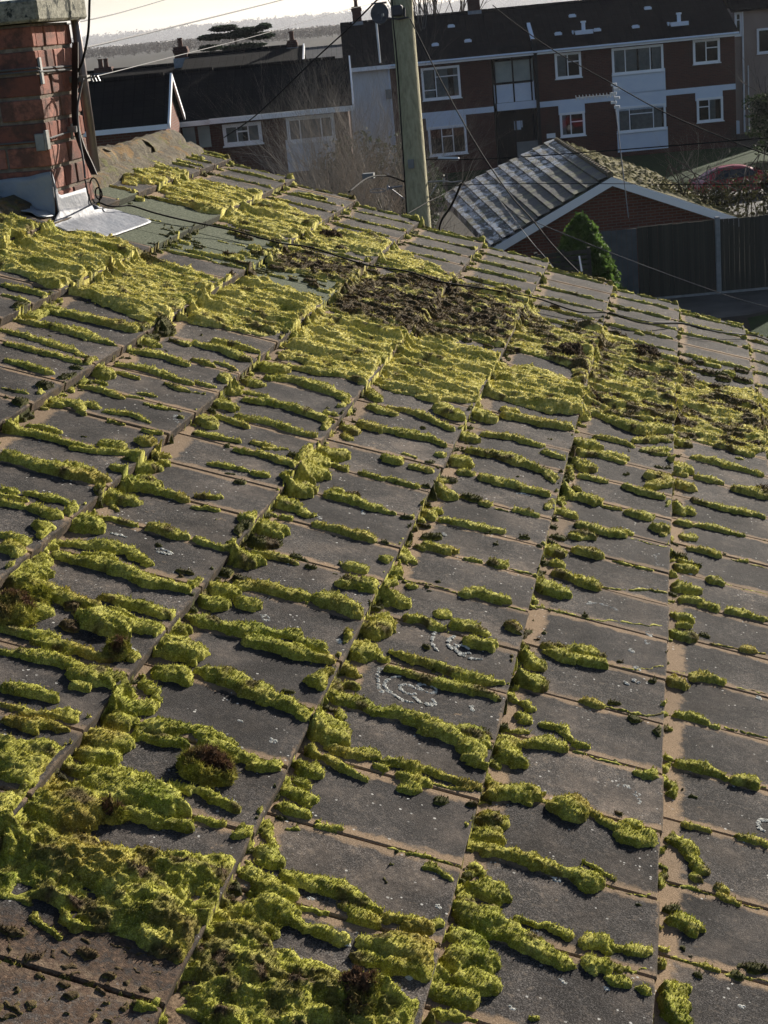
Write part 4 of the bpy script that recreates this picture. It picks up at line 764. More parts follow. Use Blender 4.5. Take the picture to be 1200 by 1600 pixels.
# coping slab
def stonemat():
    m = NT('lichened_concrete_slab', .95, .15)
    c = m.ramp(m.noise(60, 6, rough=.7), [(.3, (.10, .10, .085)), (.5, (.28, .27, .22)), (.75, (.46, .44, .36))])
    c = m.mix(m.step(m.noise(18, 5, rough=.7), .55, .62), c, (.05, .055, .05)); m.color(c); m.bump(m.noise(110, 5, rough=.75), 1, .006); return m.mat
M['slab'] = stonemat()
mb = MB(); mb.bbox(CHX0 - .05 - HP[0], CHX1 + .05 - HP[0], CHY0 - .045 - HP[1], CHY1 + .05 - HP[1], CZ1 + .004, CZ1 + .075, .008); mb.build('coping_slab', M['slab'], chim_o)
mb = MB(); 
mb.lathe([(.12, CZ1 + .075), (.12, CZ1 + .10), (.10, CZ1 + .12), (.095, CZ1 + .38), (.115, CZ1 + .40), (.115, CZ1 + .43), (.09, CZ1 + .43), (.09, CZ1 + .40)], 20, (CHX0 + .45 - HP[0], (CHY0 + CHY1) / 2 - HP[1], 0))
M['terracotta'] = simple('terracotta', (.10, .05, .035), (.15, .07, .05), 12, .8); mb.build('chimney_pot', M['terracotta'], chim_o, smooth=True)
# lead
M['lead'] = simple('lead_sheet', (.16, .185, .22), (.27, .29, .32), 7, .55, .5, .7, 25, .012)
def roofz(x, y): u = (x - P0[0]) / D[0]; return float(P0[2] + u * D[2])
def px_front(px, py):      # on chimney front plane, 6 mm proud
    r = ray(px, py); t = (CHY0 - .006) / r[1]; p_ = CAMP + r * t; return p_
def px_side(px, py):
    r = ray(px, py); t = (CHX1 + .006) / r[0]; return CAMP + r * t
mb = MB()
F_ = [(-60,290),(0,281),(20,278),(45,276),(66,270),(79,268)]; B_ = [(-60,338),(0,322),(20,326),(45,333),(70,337),(91,336)]
top = []; bot = []
for t in np.linspace(0, 1, 24):
    k = t * 5; i = min(int(k), 4); f = k - i
    a = np.array(F_[i]) * (1 - f) + np.array(F_[i + 1]) * f; c2 = np.array(B_[i]) * (1 - f) + np.array(B_[i + 1]) * f
    col = []
    for s_ in np.linspace(0, 1, 8):
        p_ = px_front(*(a * (1 - s_) + c2 * s_)); p_[1] -= .003 + .008 * abs(math.sin(t * 9 + s_ * 2)) * s_ + .02 * s_ ** 4; col.append(p_ - HP)
    top.append(col)
vs = [p_ for col in top for p_ in col]
mb.add(vs, [(a * 8 + b_, a * 8 + b_ + 1, (a + 1) * 8 + b_ + 1, (a + 1) * 8 + b_) for a in range(23) for b_ in range(7)])
# skirt lying on the roof in front of the chimney
vs = []
for k in range(24):
    p_ = np.array(top[k][-1]) + HP
    for s_ in range(4):
        x_, y_ = p_[0] + (0 if k < 23 else .0), p_[1] - s_ * .028
        vs.append(np.array([x_, y_, max(roofz(x_, y_) + .004, p_[2] - s_ * .03) + .003 * math.sin(k * 1.3 + s_)]) - HP)
mb.add(vs, [(a * 4 + b_, a * 4 + b_ + 1, (a + 1) * 4 + b_ + 1, (a + 1) * 4 + b_) for a in range(23) for b_ in range(3)])
sh = mb.build('lead_flashing', M['lead'], chim_o, smooth=True)
md = sh.modifiers.new('thickness', 'SOLIDIFY'); md.thickness = .003
mb = MB()
S1 = [(80,269),(91,306),(112,300),(134,293)]; S2 = [(91,336),(97,335),(120,331),(143,327)]
cols = []
for t in np.linspace(0, 1, 14):
    k = t * 3; i = min(int(k), 2); f = k - i
    a = np.array(S1[i]) * (1 - f) + np.array(S1[i + 1]) * f; c2 = np.array(S2[i]) * (1 - f) + np.array(S2[i + 1]) * f
    cols.append([px_side(*(a * (1 - s_) + c2 * s_)) - HP for s_ in np.linspace(0, 1, 6)])
mb.add([p_ for col in cols for p_ in col], [(a * 6 + b_, (a + 1) * 6 + b_, (a + 1) * 6 + b_ + 1, a * 6 + b_ + 1) for a in range(13) for b_ in range(5)])
# apron over the tiles
ap = [[(91,336),(97,335),(120,331),(143,327),(150,330)], [(82,352),(105,352),(135,348),(168,338),(176,334)], [(84,362),(115,364),(155,360),(205,347),(205,340)], [(98,369),(130,366),(168,374),(238,349),(225,344)]]
V_ = []
for r_ in range(4):
    for k in range(5):
        u_, v_, _, _ = on_roof(*ap[r_][k]); V_.append(W3(u_, v_, max(float(saw(u_)), -.012) + .006 + (.012 if r_ == 0 else 0)) - HP)
V_ = np.array(V_).reshape(4, 5, 3)
# refine bilinearly with ripples
R_, C_ = 16, 20; vs = []
for a in range(R_):
    for b_ in range(C_):
        y_ = a / (R_ - 1) * 3; x_ = b_ / (C_ - 1) * 4; i, j = min(int(y_), 2), min(int(x_), 3); fy, fx = y_ - i, x_ - j
        p_ = V_[i, j] * (1 - fx) * (1 - fy) + V_[i, j + 1] * fx * (1 - fy) + V_[i + 1, j] * (1 - fx) * fy + V_[i + 1, j + 1] * fx * fy
        p_ = p_ + N * (.0012 * math.sin(a * .5 + b_ * .4) + .0006 * math.sin(b_ * 2.1 - a)); vs.append(p_)
mb.add(vs, [(a * C_ + b_, (a + 1) * C_ + b_, (a + 1) * C_ + b_ + 1, a * C_ + b_ + 1) for a in range(R_ - 1) for b_ in range(C_ - 1)])
M['leadlight'] = simple('weathered_white_lead', (.12, .135, .165), (.23, .235, .26), 9, .6, .4, .5, 30, .008)
sh = mb.build('lead_apron', M['leadlight'], chim_o, smooth=True)
md = sh.modifiers.new('thickness', 'SOLIDIFY'); md.thickness = .003

# ------------------------------------------------------------------ things standing out of the moss and lying on the roof
def tuft(px, py, ru, rv, h, kind, label, grp=None, seed=1, nbl=2600):
    u0, v0 = on_roof(px, py)[:2]; rg = np.random.default_rng(seed)
    n = 60; a = np.linspace(-1.15, 1.15, n); A_, B_ = np.meshgrid(a, a, indexing='ij')
    rr = np.sqrt(A_ ** 2 + B_ ** 2) * (1 + .45 * (fbm(A_ * 2.2 + seed, B_ * 2.2, seed, 2) - .5))
    H_ = np.where(rr < 1, h * np.sqrt(np.clip(1 - rr ** 2.2, 0, 1)) * (.25 + 1.5 * fbm(A_ * 3 + seed * 3, B_ * 3, seed + 3, 3)), -.006)
    H_ = np.where(rr < 1, H_ + .004 * (rg.random(H_.shape) - .5), H_)
    U_, V_ = u0 + A_ * ru, v0 + B_ * rv; bs = float(saw(u0))
    org = W3(u0, v0, bs); cc = W3(U_.ravel(), V_.ravel(), bs + H_.ravel()) - org
    k = H_ > 0; qq = k[:-1, :-1] | k[1:, :-1] | k[:-1, 1:] | k[1:, 1:]; iu, iv = np.nonzero(qq); id_ = np.arange(n * n).reshape(n, n)
    f = np.stack([id_[iu, iv], id_[iu + 1, iv], id_[iu + 1, iv + 1], id_[iu, iv + 1]], 1)
    kk = np.nonzero(k.ravel())[0]; s_ = rg.choice(kk, nbl); bp = cc[s_]; r0 = np.array([h * 0, 0, 0])
    dr = N * .8 + (bp - N * h * .3) / max(ru, rv) * .4 + (rg.random((nbl, 3)) - .5) * 2.6; dr /= np.linalg.norm(dr, axis=1)[:, None]
    sd_ = np.cross(dr, rg.random((nbl, 3)) - .5); sd_ /= np.linalg.norm(sd_, axis=1)[:, None]
    L_ = .004 + .009 * rg.random(nbl); W_ = .0009 + .0008 * rg.random(nbl)
    if kind != 'b': L_ = L_ * .6
    cb = bp + N * 0
    al = np.concatenate([cc, cb - sd_ * W_[:, None], cb + sd_ * W_[:, None], cb + dr * L_[:, None]])
    faces = [tuple(int(x) for x in r_) for r_ in f] + [(n * n + i, n * n + nbl + i, n * n + 2 * nbl + i) for i in range(nbl)]
    me_ = bpy.data.meshes.new('moss_tuft'); me_.from_pydata([tuple(map(float, p_)) for p_ in al], [], faces); me_.update()
    br = 1.0 if kind in 'bk' else 0.0
    bb = np.full(len(al), br)
    if kind == 'b': bb[:n * n] = np.clip(2.1 - 2.6 * fbm(A_ * 1.7, B_ * 1.7, seed + 9, 2).ravel() - .5 * (rr.ravel() > .8), 0, 1)
    if kind == 'b': bb[n * n:] = np.tile(bb[:n * n][s_], 3)
    attr(me_, 'brown', bb); attr(me_, 'dark', np.zeros(len(al)))
    me_.polygons.foreach_set('use_smooth', [True] * len(me_.polygons))
    o = link_mesh('moss_tuft', me_, M['redmoss' if kind == 'b' else 'moss'], None); o.location = org; tag(o, label, 'moss tuft', grp)
tuft(322, 1205, .046, .044, .024, 'b', 'reddish brown dried moss tuft sitting on a bare tile left of centre, lower half', None, 3)
tuft(18, 962, .045, .055, .026, 'b', 'dark red brown moss clump at the left edge of the picture', None, 5)
tuft(52, 940, .028, .030, .022, 'g', 'small green cushion beside the dark red brown clump at the left edge', None, 6)
tuft(170, 1277, .022, .016, .020, 'b', 'small orange brown tuft at the foot of a wide bright green mound', None, 8, 900)
tuft(183, 1022, .022, .026, .022, 'b', 'brown tuft on a moss strip, above the bright green mounds at left', None, 9, 1000)
tuft(555, 1565, .034, .036, .030, 'b', 'brown topped tuft at the bottom edge of the picture', None, 13, 1500)
tuft(1010, 556, .06, .07, .026, 'k', 'dark brown loose clod on the moss band, right of centre', None, 15, 900)
tuft(893, 552, .05, .08, .030, 'k', 'large dark clod in the moss beside the brown patch, upper middle', None, 17, 900)
tuft(516, 372, .05, .07, .028, 'k', 'dark pointed clod of moss between two yellow green bands near the top', None, 19, 900)

def roof_line(pts, h=.012, k=8):
    out = []
    for x, y in pts:
        u, v = on_roof(x, y)[:2]; out.append(W3(u, v, h))
    return spline(out, k)
# mast against the chimney with its brackets
M['pipe'] = simple('dull_mast_tube', (.16, .13, .13), (.26, .22, .21), 9, .45, .5, metal=.5)
mast = empty('aerial_mast', (0, 0, 0), 0, 'long metal tube mast strapped against the right side of the brick chimney', 'aerial mast')
pa = at_depth(117, 30, 5.27); pb = at_depth(150, 268, 5.30)
dv = (pa - pb); mast.location = pb
mb = MB(); mb.tube([np.zeros(3), dv * 1.7], .0155, 16); mb.build('pole', M['pipe'], mast, smooth=True)
mb = MB(); a0 = at_depth(126, 122, 5.26) - pb
mb.box(a0[0] - .03, a0[0] + .035, a0[1] - .03, a0[1] + .0, a0[2] - .012, a0[2] + .008)
for k in range(3): mb.tube([a0 + np.array([.02, -.02, -.004]), a0 + np.array([.05 + .012 * k, -.03, .002]), a0 + np.array([.055 + .012 * k, -.03, -.015])], .0028, 6)
mb.build('clamp', M['steel'], mast)
mb = MB()
# lashing wires round the stack
def wrap(z_l, z_r, off):
    P_ = [px_front(-40, z_l + 8), px_front(20, z_l + 4 + off), px_front(60, z_l + off)]
    return P_
w1 = [np.array([CHX0 - .01, CHY0 - .012, px_front(5, 109)[2]]), np.array([CHX1 + .004, CHY0 - .008, px_front(57, 106)[2]]), px_side(60, 107) , px_side(112, 103) + np.array([.004, 0, 0]), at_depth(119, 108, 5.24), at_depth(117, 118, 5.24)]
mb.tube([p_ - pb for p_ in w1], .0035, 6)
mb.tube([p_ - pb + np.array([.003, -.002, -.010]) for p_ in w1[:4]], .0032, 6)
w2 = [np.array([CHX0 - .01, CHY0 - .014, px_front(5, 225)[2]]), px_front(60, 221), px_front(68, 219) + np.array([.012, -.004, 0]), px_side(78, 216), px_side(106, 206) + np.array([.006, 0, 0]), at_depth(114, 203, 5.22)]
mb.tube([p_ - pb for p_ in w2], .0032, 6)
mb.build('lashing_wire', M['greywire'], mast)
mb = MB(); c0 = px_front(66, 222) - pb
mb.bbox(c0[0] - .022, c0[0] + .012, c0[1] - .008, c0[1] + .0035, c0[2] - .028, c0[2] + .028, .002)
mb.build('wrap_plate', M['steel'], mast); mb = MB(); c0 = px_side(74, 218) - pb; mb.bbox(c0[0] - .004, c0[0] + .004, c0[1] - .014, c0[1] + .012, c0[2] - .032, c0[2] + .030, .0015)
mb.build('corner_plate', M['steel'], mast); mb = MB(); c0 = px_side(64, 112) - pb; mb.bbox(c0[0] - .004, c0[0] + .004, c0[1] - .008, c0[1] + .010, c0[2] - .04, c0[2] + .045, .0015)
mb.build('corner_plate', M['steel'], mast)
mb = MB(); c0 = at_depth(113, 203, 5.2) - pb; mb.box(c0[0] - .014, c0[0] + .014, c0[1] - .01, c0[1] + .01, c0[2] - .008, c0[2] + .012); mb.tube([c0 + np.array([-.005, 0, -.03]), c0 + np.array([0, 0, .02])], .005, 8); mb.build('eye_bolt', M['steel'], mast)
# flat dark stripe mesh beside the mast
mb = MB(); S_ = [(117,66,5.22),(117,110,5.22),(116,150,5.22),(118,195,5.22),(127,228,5.22),(138,252,5.2),(147,273,5.16)]
P_ = spline([at_depth(*s) for s in S_], 5); org = P_[-1]
wd = np.array([CM[0, 0], CM[1, 0], CM[2, 0]]) * .5 + np.array([.5, -.4, 0]); wd /= np.linalg.norm(wd)
vs = []
for p_ in P_:
    for s_ in (-.013, .013):
        for t_ in (0, .006): vs.append(p_ - org + wd * s_ + np.array([0, t_, 0]))
n_ = len(P_); mb.add(vs, [f for a in range(n_ - 1) for f in ((4 * a, 4 * a + 2, 4 * a + 6, 4 * a + 4), (4 * a + 1, 4 * a + 5, 4 * a + 7, 4 * a + 3), (4 * a, 4 * a + 4, 4 * a + 5, 4 * a + 1), (4 * a + 2, 4 * a + 3, 4 * a + 7, 4 * a + 6))] + [(0, 1, 3, 2)])
M['trunk'] = simple('brown_black_stripe', (.025, .018, .016), (.04, .03, .026), 20, .7)
o = mb.build('dark_stripe', M['trunk'], None); o.location = org; tag(o, 'flat dark brown strap running down beside the mast on the chimney', 'stripe')
def cable(name, pts, r, mat_, label, cat, grp=None, n=6):
    org = np.array(pts[0]); mb = MB(); mb.tube([np.array(p_) - org for p_ in pts], r, n); o = mb.build(name, M[mat_], None, smooth=True); o.location = org; tag(o, label, cat, grp); return o
cp = [at_depth(133, 280, 5.16), at_depth(138, 305, 5.12)] + [W3(*on_roof(x, y)[:2], .014) for x, y in [(143,326),(150,333),(165,338),(183,338),(202,336),(240,344),(290,352),(352,371),(402,380),(440,387),(482,400),(570,420),(632,435),(690,447),(760,463),(830,480),(900,496),(945,504),(1000,515),(1062,520),(1100,526),(1150,528),(1185,540),(1240,560)]]
cable('roof_cable', spline(cp, 6), .0030, 'wire', 'thin black cable lying across the mossy tiles from the chimney lead', 'cable')
cable('roof_wire', spline([W3(*on_roof(x, y)[:2], .02) for x, y in [(945,505),(1010,514),(1060,521),(1110,529),(1160,530)]], 5), .002, 'greywire', 'pale thin wire lying by the black cable at the right part of the roof', 'wire')
cable('hanging_cable', spline([at_depth(143, -30, 5.2), at_depth(140, 0, 5.2), at_depth(138, 50, 5.2), at_depth(130, 92, 5.2), at_depth(124, 108, 5.22), at_depth(123, 116, 5.23)], 6), .0042, 'wire', 'black cable hanging in a curve in front of the chimney mast', 'cable')
cable('down_cable', spline([at_depth(130, 122, 5.2), at_depth(124, 150, 5.21), at_depth(121, 175, 5.2), at_depth(124, 215, 5.2), at_depth(130, 250, 5.18), at_depth(133, 278, 5.16)], 6), .0036, 'greywire', 'pale thin cable clipped down the mast below its clamp', 'cable')
c0 = W3(*on_roof(149, 318)[:2], .012)
mb = MB(); an = np.linspace(0, 2 * math.pi, 18); mb.tube([np.array([.018 * math.cos(a), .0, .045 * math.sin(a) + .03]) for a in an], .003, 5, cap=False); mb.tube([np.array([.012 * math.cos(a) + .012, .0, .02 * math.sin(a) + .02]) for a in an], .003, 5, cap=False)
o = mb.build('cable_coil', M['wire'], None); o.location = c0; tag(o, 'small coil of black wire standing on the white lead apron', 'coil')
# ------------------------------------------------------------------ the street behind
dv_ = CM @ np.array([-50 / 2400, -764 / 2400, 1.0]); HANG = math.atan2(-dv_[0], dv_[1])
class Bld:
    def __init__(s, name, org, label, cat='building', ang=HANG, group=None):
        s.o = (float(org[0]), float(org[1])); s.a = ang
        s.e = empty(name, (s.o[0], s.o[1], 0), ang, label, cat, group)
        s.c, s.s = math.cos(ang), math.sin(ang)
        d = CAMP[:2] - np.array(s.o); s.cp = (d[0] * s.c + d[1] * s.s, -d[0] * s.s + d[1] * s.c, CAMZ)
    def xz(s, px, py, y=0.0):
        r = ray(px, py); rx, ry = r[0] * s.c + r[1] * s.s, -r[0] * s.s + r[1] * s.c
        t = (y - s.cp[1]) / ry; return s.cp[0] + rx * t, CAMZ + r[2] * t
    def rect(s, x0, y0, x1, y1, y=0.0):
        a = s.xz(x0, y0, y); b = s.xz(x1, y1, y); return min(a[0], b[0]), max(a[0], b[0]), min(a[1], b[1]), max(a[1], b[1])
def window(B, r, parts, y=0.0, curtain=None, fw=.085, label=None):
    """r = x0,x1,z0,z1 local; parts = panes as fractions x0,x1,z0,z1"""
    x0, x1, z0, z1 = r; W_, H_ = x1 - x0, z1 - z0
    mb = MB(); f = fw
    mb.box(x0, x1, y - .07, y + .0, z1 - f, z1); mb.box(x0, x1, y - .07, y + .0, z0, z0 + f)
    mb.box(x0, x0 + f, y - .068, y + .0, z0 + f, z1 - f); mb.box(x1 - f, x1, y - .068, y + .0, z0 + f, z1 - f)
    mb.box(x0 - .04, x1 + .04, y - .12, y - .071, z0 - .035, z0 + .01)
    gl = MB()
    for (a, b, c, d) in parts:
        X0, X1, Z0, Z1 = x0 + f + (W_ - 2 * f) * a, x0 + f + (W_ - 2 * f) * b, z0 + f + (H_ - 2 * f) * c, z0 + f + (H_ - 2 * f) * d
        m_ = .022
        mb.box(X0, X0 + m_, y - .065, y - .002, Z0 + m_, Z1 - m_); mb.box(X1 - m_, X1, y - .065, y - .002, Z0 + m_, Z1 - m_)
        mb.box(X0, X1, y - .063, y - .002, Z0, Z0 + m_); mb.box(X0, X1, y - .063, y - .002, Z1 - m_, Z1)
        gl.add([(X0 + m_, y - .045, Z0 + m_), (X1 - m_, y - .045, Z0 + m_), (X1 - m_, y - .045, Z1 - m_), (X0 + m_, y - .045, Z1 - m_)], [(0, 1, 2, 3)])
    w_ = mb.build('window', M['white'], B.e); 
    if label: w_['label'] = label
    gl.build('pane', M['glass'], w_)
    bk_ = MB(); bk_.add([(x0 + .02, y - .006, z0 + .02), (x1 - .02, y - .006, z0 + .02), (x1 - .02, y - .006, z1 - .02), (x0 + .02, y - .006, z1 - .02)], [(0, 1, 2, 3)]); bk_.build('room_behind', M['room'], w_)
    if curtain:
        for (a, b) in curtain:
            X0, X1 = x0 + f + (W_ - 2 * f) * a, x0 + f + (W_ - 2 * f) * b; n_ = max(6, int((X1 - X0) / .05)); c_ = MB(); vs = []
            for k in range(n_ + 1):
                xx = X0 + (X1 - X0) * k / n_; yy_ = y - .025 + .010 * (-1) ** k; vs += [(xx, yy_, z0 + .08), (xx, yy_, z1 - .08)]
            c_.add(vs, [(2 * k, 2 * k + 2, 2 * k + 3, 2 * k + 1) for k in range(n_)]); c_.build('curtain', M['curtain'], w_, smooth=True)
    return w_
def roof_slab(B, name, x0, x1, ye, ze, yr, zr, mat_, th=.12, both=True, ov=.0):
    """pitched slab from eaves (ye, ze) to ridge (yr, zr), optional back slope mirrored"""
    mb = MB(); mb.prism([(x0, ye, ze), (x0, yr, zr), (x0, yr, zr - th), (x0, ye, ze - th)][::-1], (x1 - x0, 0, 0)); o = mb.build(name, mat_, B.e)
    if both:
        mb = MB(); yb = 2 * yr - ye; mb.prism([(x0, yr + .002, zr), (x0, yb, ze), (x0, yb, ze - th), (x0, yr + .002, zr - th)][::-1], (x1 - x0, 0, 0)); mb.build(name, mat_, B.e)
    # ridge capping
    mb = MB(); n_ = int((x1 - x0) / .45)
    for k in range(n_): mb.tube([(x0 + .45 * k + .005, yr, zr - .03), (x0 + .45 * (k + 1) - .01, yr, zr - .03)], .11, 10)
    mb.build('ridge_tiles', mat_, o)
    return o
def chimney(B, x0, x1, z0, z1, y0, y1, pots=2, mat_=None, parent=None):
    mb = MB(); mb.box(x0, x1, y0, y1, z0, z1 - .22); mb.box(x0 - .04, x1 + .04, y0 - .04, y1 + .04, z1 - .22, z1 - .09); mb.box(x0 - .01, x1 + .01, y0 - .01, y1 + .01, z1 - .09, z1)
    c_ = mb.build('chimney', mat_ or M['brick_row'], B.e)
    fl = MB(); fl.box(x0 - .05, x1 + .05, y0 - .06, y0 - .005, z0, z0 + .35); fl.build('flashing', M['lead'], c_)
    for k in range(pots):
        cx = x0 + (x1 - x0) * (k + 1) / (pots + 1); p_ = MB(); p_.lathe([(.10, z1), (.09, z1 + .05), (.08, z1 + .26), (.10, z1 + .28), (.10, z1 + .32), (.07, z1 + .32), (.07, z1 + .25)], 12, (cx, (y0 + y1) / 2, 0)); p_.build('chimney_pot', M['terracotta'], c_, smooth=True)
    return c_

# ---- flats block
o_ = on_z(1045, 238); FB = Bld('flats_block', o_, 'long brown brick two storey flats with white window panels, upper right', 'flats')
xL, _ = FB.xz(546, 150); xR, _ = FB.xz(1149, 120); xW, _ = FB.xz(611, 150); x1, _ = FB.xz(769, 130); x2, _ = FB.xz(839, 130)
_, zE = FB.xz(1045, 60); zE = zE
wallm = M['brick_flats']
mb = MB(); mb.box(xW, x1, 0, 8, -.3, zE); mb.build('wall', wallm, FB.e)
mb = MB(); mb.box(x2, xR, 0, 8, -.3, zE); mb.prism([(xR - .3, 0, zE + .001), (xR - .3, 8, zE + .001), (xR - .3, 4, zE + 1.95)], (.29, 0, 0)); mb.build('wall', wallm, FB.e)
mb = MB(); mb.box(x1, x2, 1.0, 8, -.3, zE); mb.build('stair_wall', M['greypanel'], FB.e)
mb = MB(); mb.box(xL, xW, .002, 8, -.3, zE); mb.build('rendered_wall', M['render'], FB.e)
yr_ = 4.0; xr_, zr_ = FB.xz(700, 22, yr_)
ro = roof_slab(FB, 'roof', xL - .15, xR + .12, -.35, zE + .02, yr_, zr_, M['roof_flats'], .14)
b_ = MB(); b_.box(xL - .15, xR + .12, -.42, -.352, zE - .16, zE + .02); b_.build('fascia', M['white'], FB.e)
b_ = MB(); b_.tube([(xW + .1, -.48, zE - .03), (xR + .1, -.48, zE - .03)], .05, 8); b_.build('gutter', M['panel'], FB.e)
# bands between the storeys
_, zb = FB.xz(1000, 149)
b_ = MB(); b_.box(x2 + .02, xR, -.03, -.001, zb - .13, zb + .13); b_.box(xW + .9, x1, -.03, -.001, zb - .13, zb + .13); b_.build('storey_band', M['panel'], FB.e)
T3 = [(0, .30, 0, 1), (.30, .72, 0, 1), (.72, 1, 0, 1)]
def fw_(x0, y0, x1_, y1_): return FB.rect(x0, y0, x1_, y1_)
UL = [(0, .48, 0, 1), (.48, 1, 0, .66), (.48, 1, .66, 1)]
window(FB, fw_(866, 84, 909, 120), UL, curtain=[(0, .4)])
window(FB, fw_(955, 76, 1037, 110), [(0, .24, 0, 1), (.24, .76, 0, 1), (.76, 1, 0, 1)], curtain=[(.02, .25), (.26, .48), (.52, .76), (.80, .98)])
window(FB, fw_(1082, 63, 1125, 97), UL)
window(FB, fw_(874, 177, 915, 211), [(0, .42, 0, 1), (.42, 1, 0, .62), (.42, 1, .62, 1)], curtain=[(0, .2)])
window(FB, fw_(963, 168, 1041, 201), [(0, .24, 0, 1), (.24, .76, 0, .72), (.24, .76, .72, 1), (.76, 1, 0, 1)], curtain=[(0, .22), (.27, .74), (.78, .95)])
window(FB, fw_(1088, 154, 1130, 188), [(0, .46, 0, .66), (0, .46, .66, 1), (.46, 1, 0, 1)], curtain=[(.5, .75)])
window(FB, fw_(657, 107, 721, 152), [(0, .35, .28, 1), (0, .35, 0, .28), (.35, 1, 0, .72), (.35, 1, .72, 1)], curtain=[(.02, .30), (.36, .70), (.86, .98)])
window(FB, fw_(668, 199, 731, 239), [(0, .34, 0, 1), (.34, .66, 0, .66), (.34, .66, .66, 1), (.66, 1, 0, 1)])
for r in [(956, 114, 1040, 141), (964, 205, 1044, 231), (872, 163, 914, 176), (960, 147, 1041, 167), (1086, 143, 1129, 154), (665, 184, 729, 198)]:
    a = fw_(*r); b_ = MB(); b_.box(a[0], a[1], -.045, -.001, a[2], a[3]); 
    for k in (1,): b_.box((a[0] + a[1]) / 2 - .012, (a[0] + a[1]) / 2 + .012, -.052, -.0451, a[2], a[3])
    b_.build('infill_panel', M['panel'], FB.e)
# stairwell: frames, glass, panels
def fs_(x0, y0, x1_, y1_): return FB.rect(x0, y0, x1_, y1_, .25)
M['frostglass'] = simple('obscured_glass', (.16, .20, .20), (.32, .38, .36), .8, .25, .5)
b_ = MB(); a = fs_(769, 92, 839, 245)
for xx in (a[0] + .03, (a[0] + a[1]) / 2 - .03, a[1] - .1): b_.box(xx, xx + .07, .2, .3, 0, zE)
for py in (93, 129, 161, 169): 
    z_ = FB.xz(800, py, .25)[1]; b_.box(a[0], a[1], .19, .31, z_ - .05, z_ + .05)
b_.build('stair_frame', M['dark'], FB.e)
a = fs_(771, 96, 834, 128); b_ = MB(); b_.box(a[0], a[1], .24, .27, a[2], a[3]); b_.build('stair_glass', M['frostglass'], FB.e)
a = fs_(771, 132, 836, 159); b_ = MB(); b_.box(a[0], a[1], .22, .27, a[2], a[3]); b_.build('stair_panel', M['panel'], FB.e)
a = fs_(776, 162, 838, 168); b_ = MB(); b_.box(a[0], a[1], .12, .27, a[2], a[3]); b_.build('stair_canopy', M['panel'], FB.e)
a = fs_(776, 175, 838, 245); b_ = MB(); b_.box(a[0], a[1], .6, .7, 0, a[3]); b_.build('entrance_recess', M['dark'], FB.e)
a = fs_(807, 222, 842, 244); b_ = MB(); b_.box(a[0], a[1], .1, .15, a[2], a[3]); b_.build('entrance_panel', M['greypanel'], FB.e)
a = fs_(804, 190, 816, 203); b_ = MB(); b_.box(a[0], a[0] + .32, .55, .58, a[2], a[3]); b_.box(a[0] + .4, a[1], .55, .58, a[2] + .1, a[3]); b_.build('notice_board', M['panel'], FB.e)
a = fw_(854, 209, 868, 215); b_ = MB(); b_.box(a[0], a[1], -.03, -.001, a[2], a[3]); b_.build('name_plate', M['white'], FB.e)
# party wall verge pipe, meter box, vents
pA, pB = FB.xz(820, 35, 1.6), FB.xz(834, 76, -.3)
b_ = MB(); b_.box(x2 - .15, x2 + .05, -.5, .1, zE - .1, zE + .55); b_.box(x2 - .12, x2 + .02, -.5, -.38, .2, zE); b_.build('downpipe', M['dark'], FB.e)
b_ = MB(); b_.prism([(x2 - .1, -.33, zE + .04), (x2 - .1, 2.0, zE + .04 + 2.33 * (zr_ - zE) / 4.35), (x2 - .1, 2.0, zE + .2 + 2.33 * (zr_ - zE) / 4.35), (x2 - .1, -.33, zE + .2)][::-1], (.16, 0, 0)); b_.build('verge_capping', M['panel'], FB.e)
a = fw_(1154, 190, 1161, 207); b_ = MB(); b_.box(xR - .6 + .62, xR + .3, .6, .9, .5, 1.1); b_.build('meter_box', M['panel'], FB.e)
sl_f = (zr_ - zE) / (yr_ + .35)
def rz_(y): return zE + .02 + sl_f * (y + .35)
for px, py, kind in [(872, 53, 0), (894, 25, 0), (912, 50, 1), (933, 47, 0), (993, 42, 0), (1012, 13, 0), (1061, 37, 1), (680, 70, 0), (705, 41, 0), (731, 64, 0)]:
    lo, hi = -.3, 4.0
    for _ in range(24):
        y_ = (lo + hi) / 2
        if FB.xz(px, py, y_)[1] > rz_(y_): lo = y_
        else: hi = y_
    x_, z_ = FB.xz(px, py, y_); b_ = MB()
    if kind == 0: b_.box(x_ - .17, x_ + .17, y_ - .14, y_ + .1, z_ - .06, z_ + .05); b_.box(x_ - .12, x_ + .12, y_ - .10, y_ + .2, z_ + .051, z_ + .09)
    else: b_.box(x_ - .42, x_ + .42, y_ - .2, y_ + .2, z_ - .1, z_ + .09); b_.tube([(x_, y_, z_), (x_, y_, z_ + .42)], .09, 10); b_.tube([(x_, y_, z_ + .42), (x_, y_, z_ + .5)], .13, 10); b_.box(x_ - .55, x_ - .5, y_ - .2, y_ + .1, z_ - .05, z_ + .12)
    b_.build('roof_vent', M['panel'], FB.e)
xc, _ = FB.xz(740, 10, 4.2); chimney(FB, xc - .28, xc + .28, zr_ - .3, zr_ + 1.1, 3.8, 4.5, 2, wallm)
xc, _ = FB.xz(558, 30, 4.2); chimney(FB, xc - .22, xc + .22, zr_ - .3, zr_ + .75, 3.8, 4.4, 1, wallm)
# grey box and pipe on the rendered wall
a = fw_(602, 140, 612, 154); b_ = MB(); b_.box(a[0], a[1], -.2, -.001, a[2], a[3]); b_.build('meter_box', M['greypanel'], FB.e)
b_ = MB(); x_, _ = FB.xz(609, 130); b_.tube([(x_, -.08, 0), (x_, -.08, zE - .1)], .045, 8); b_.build('downpipe', M['panel'], FB.e)

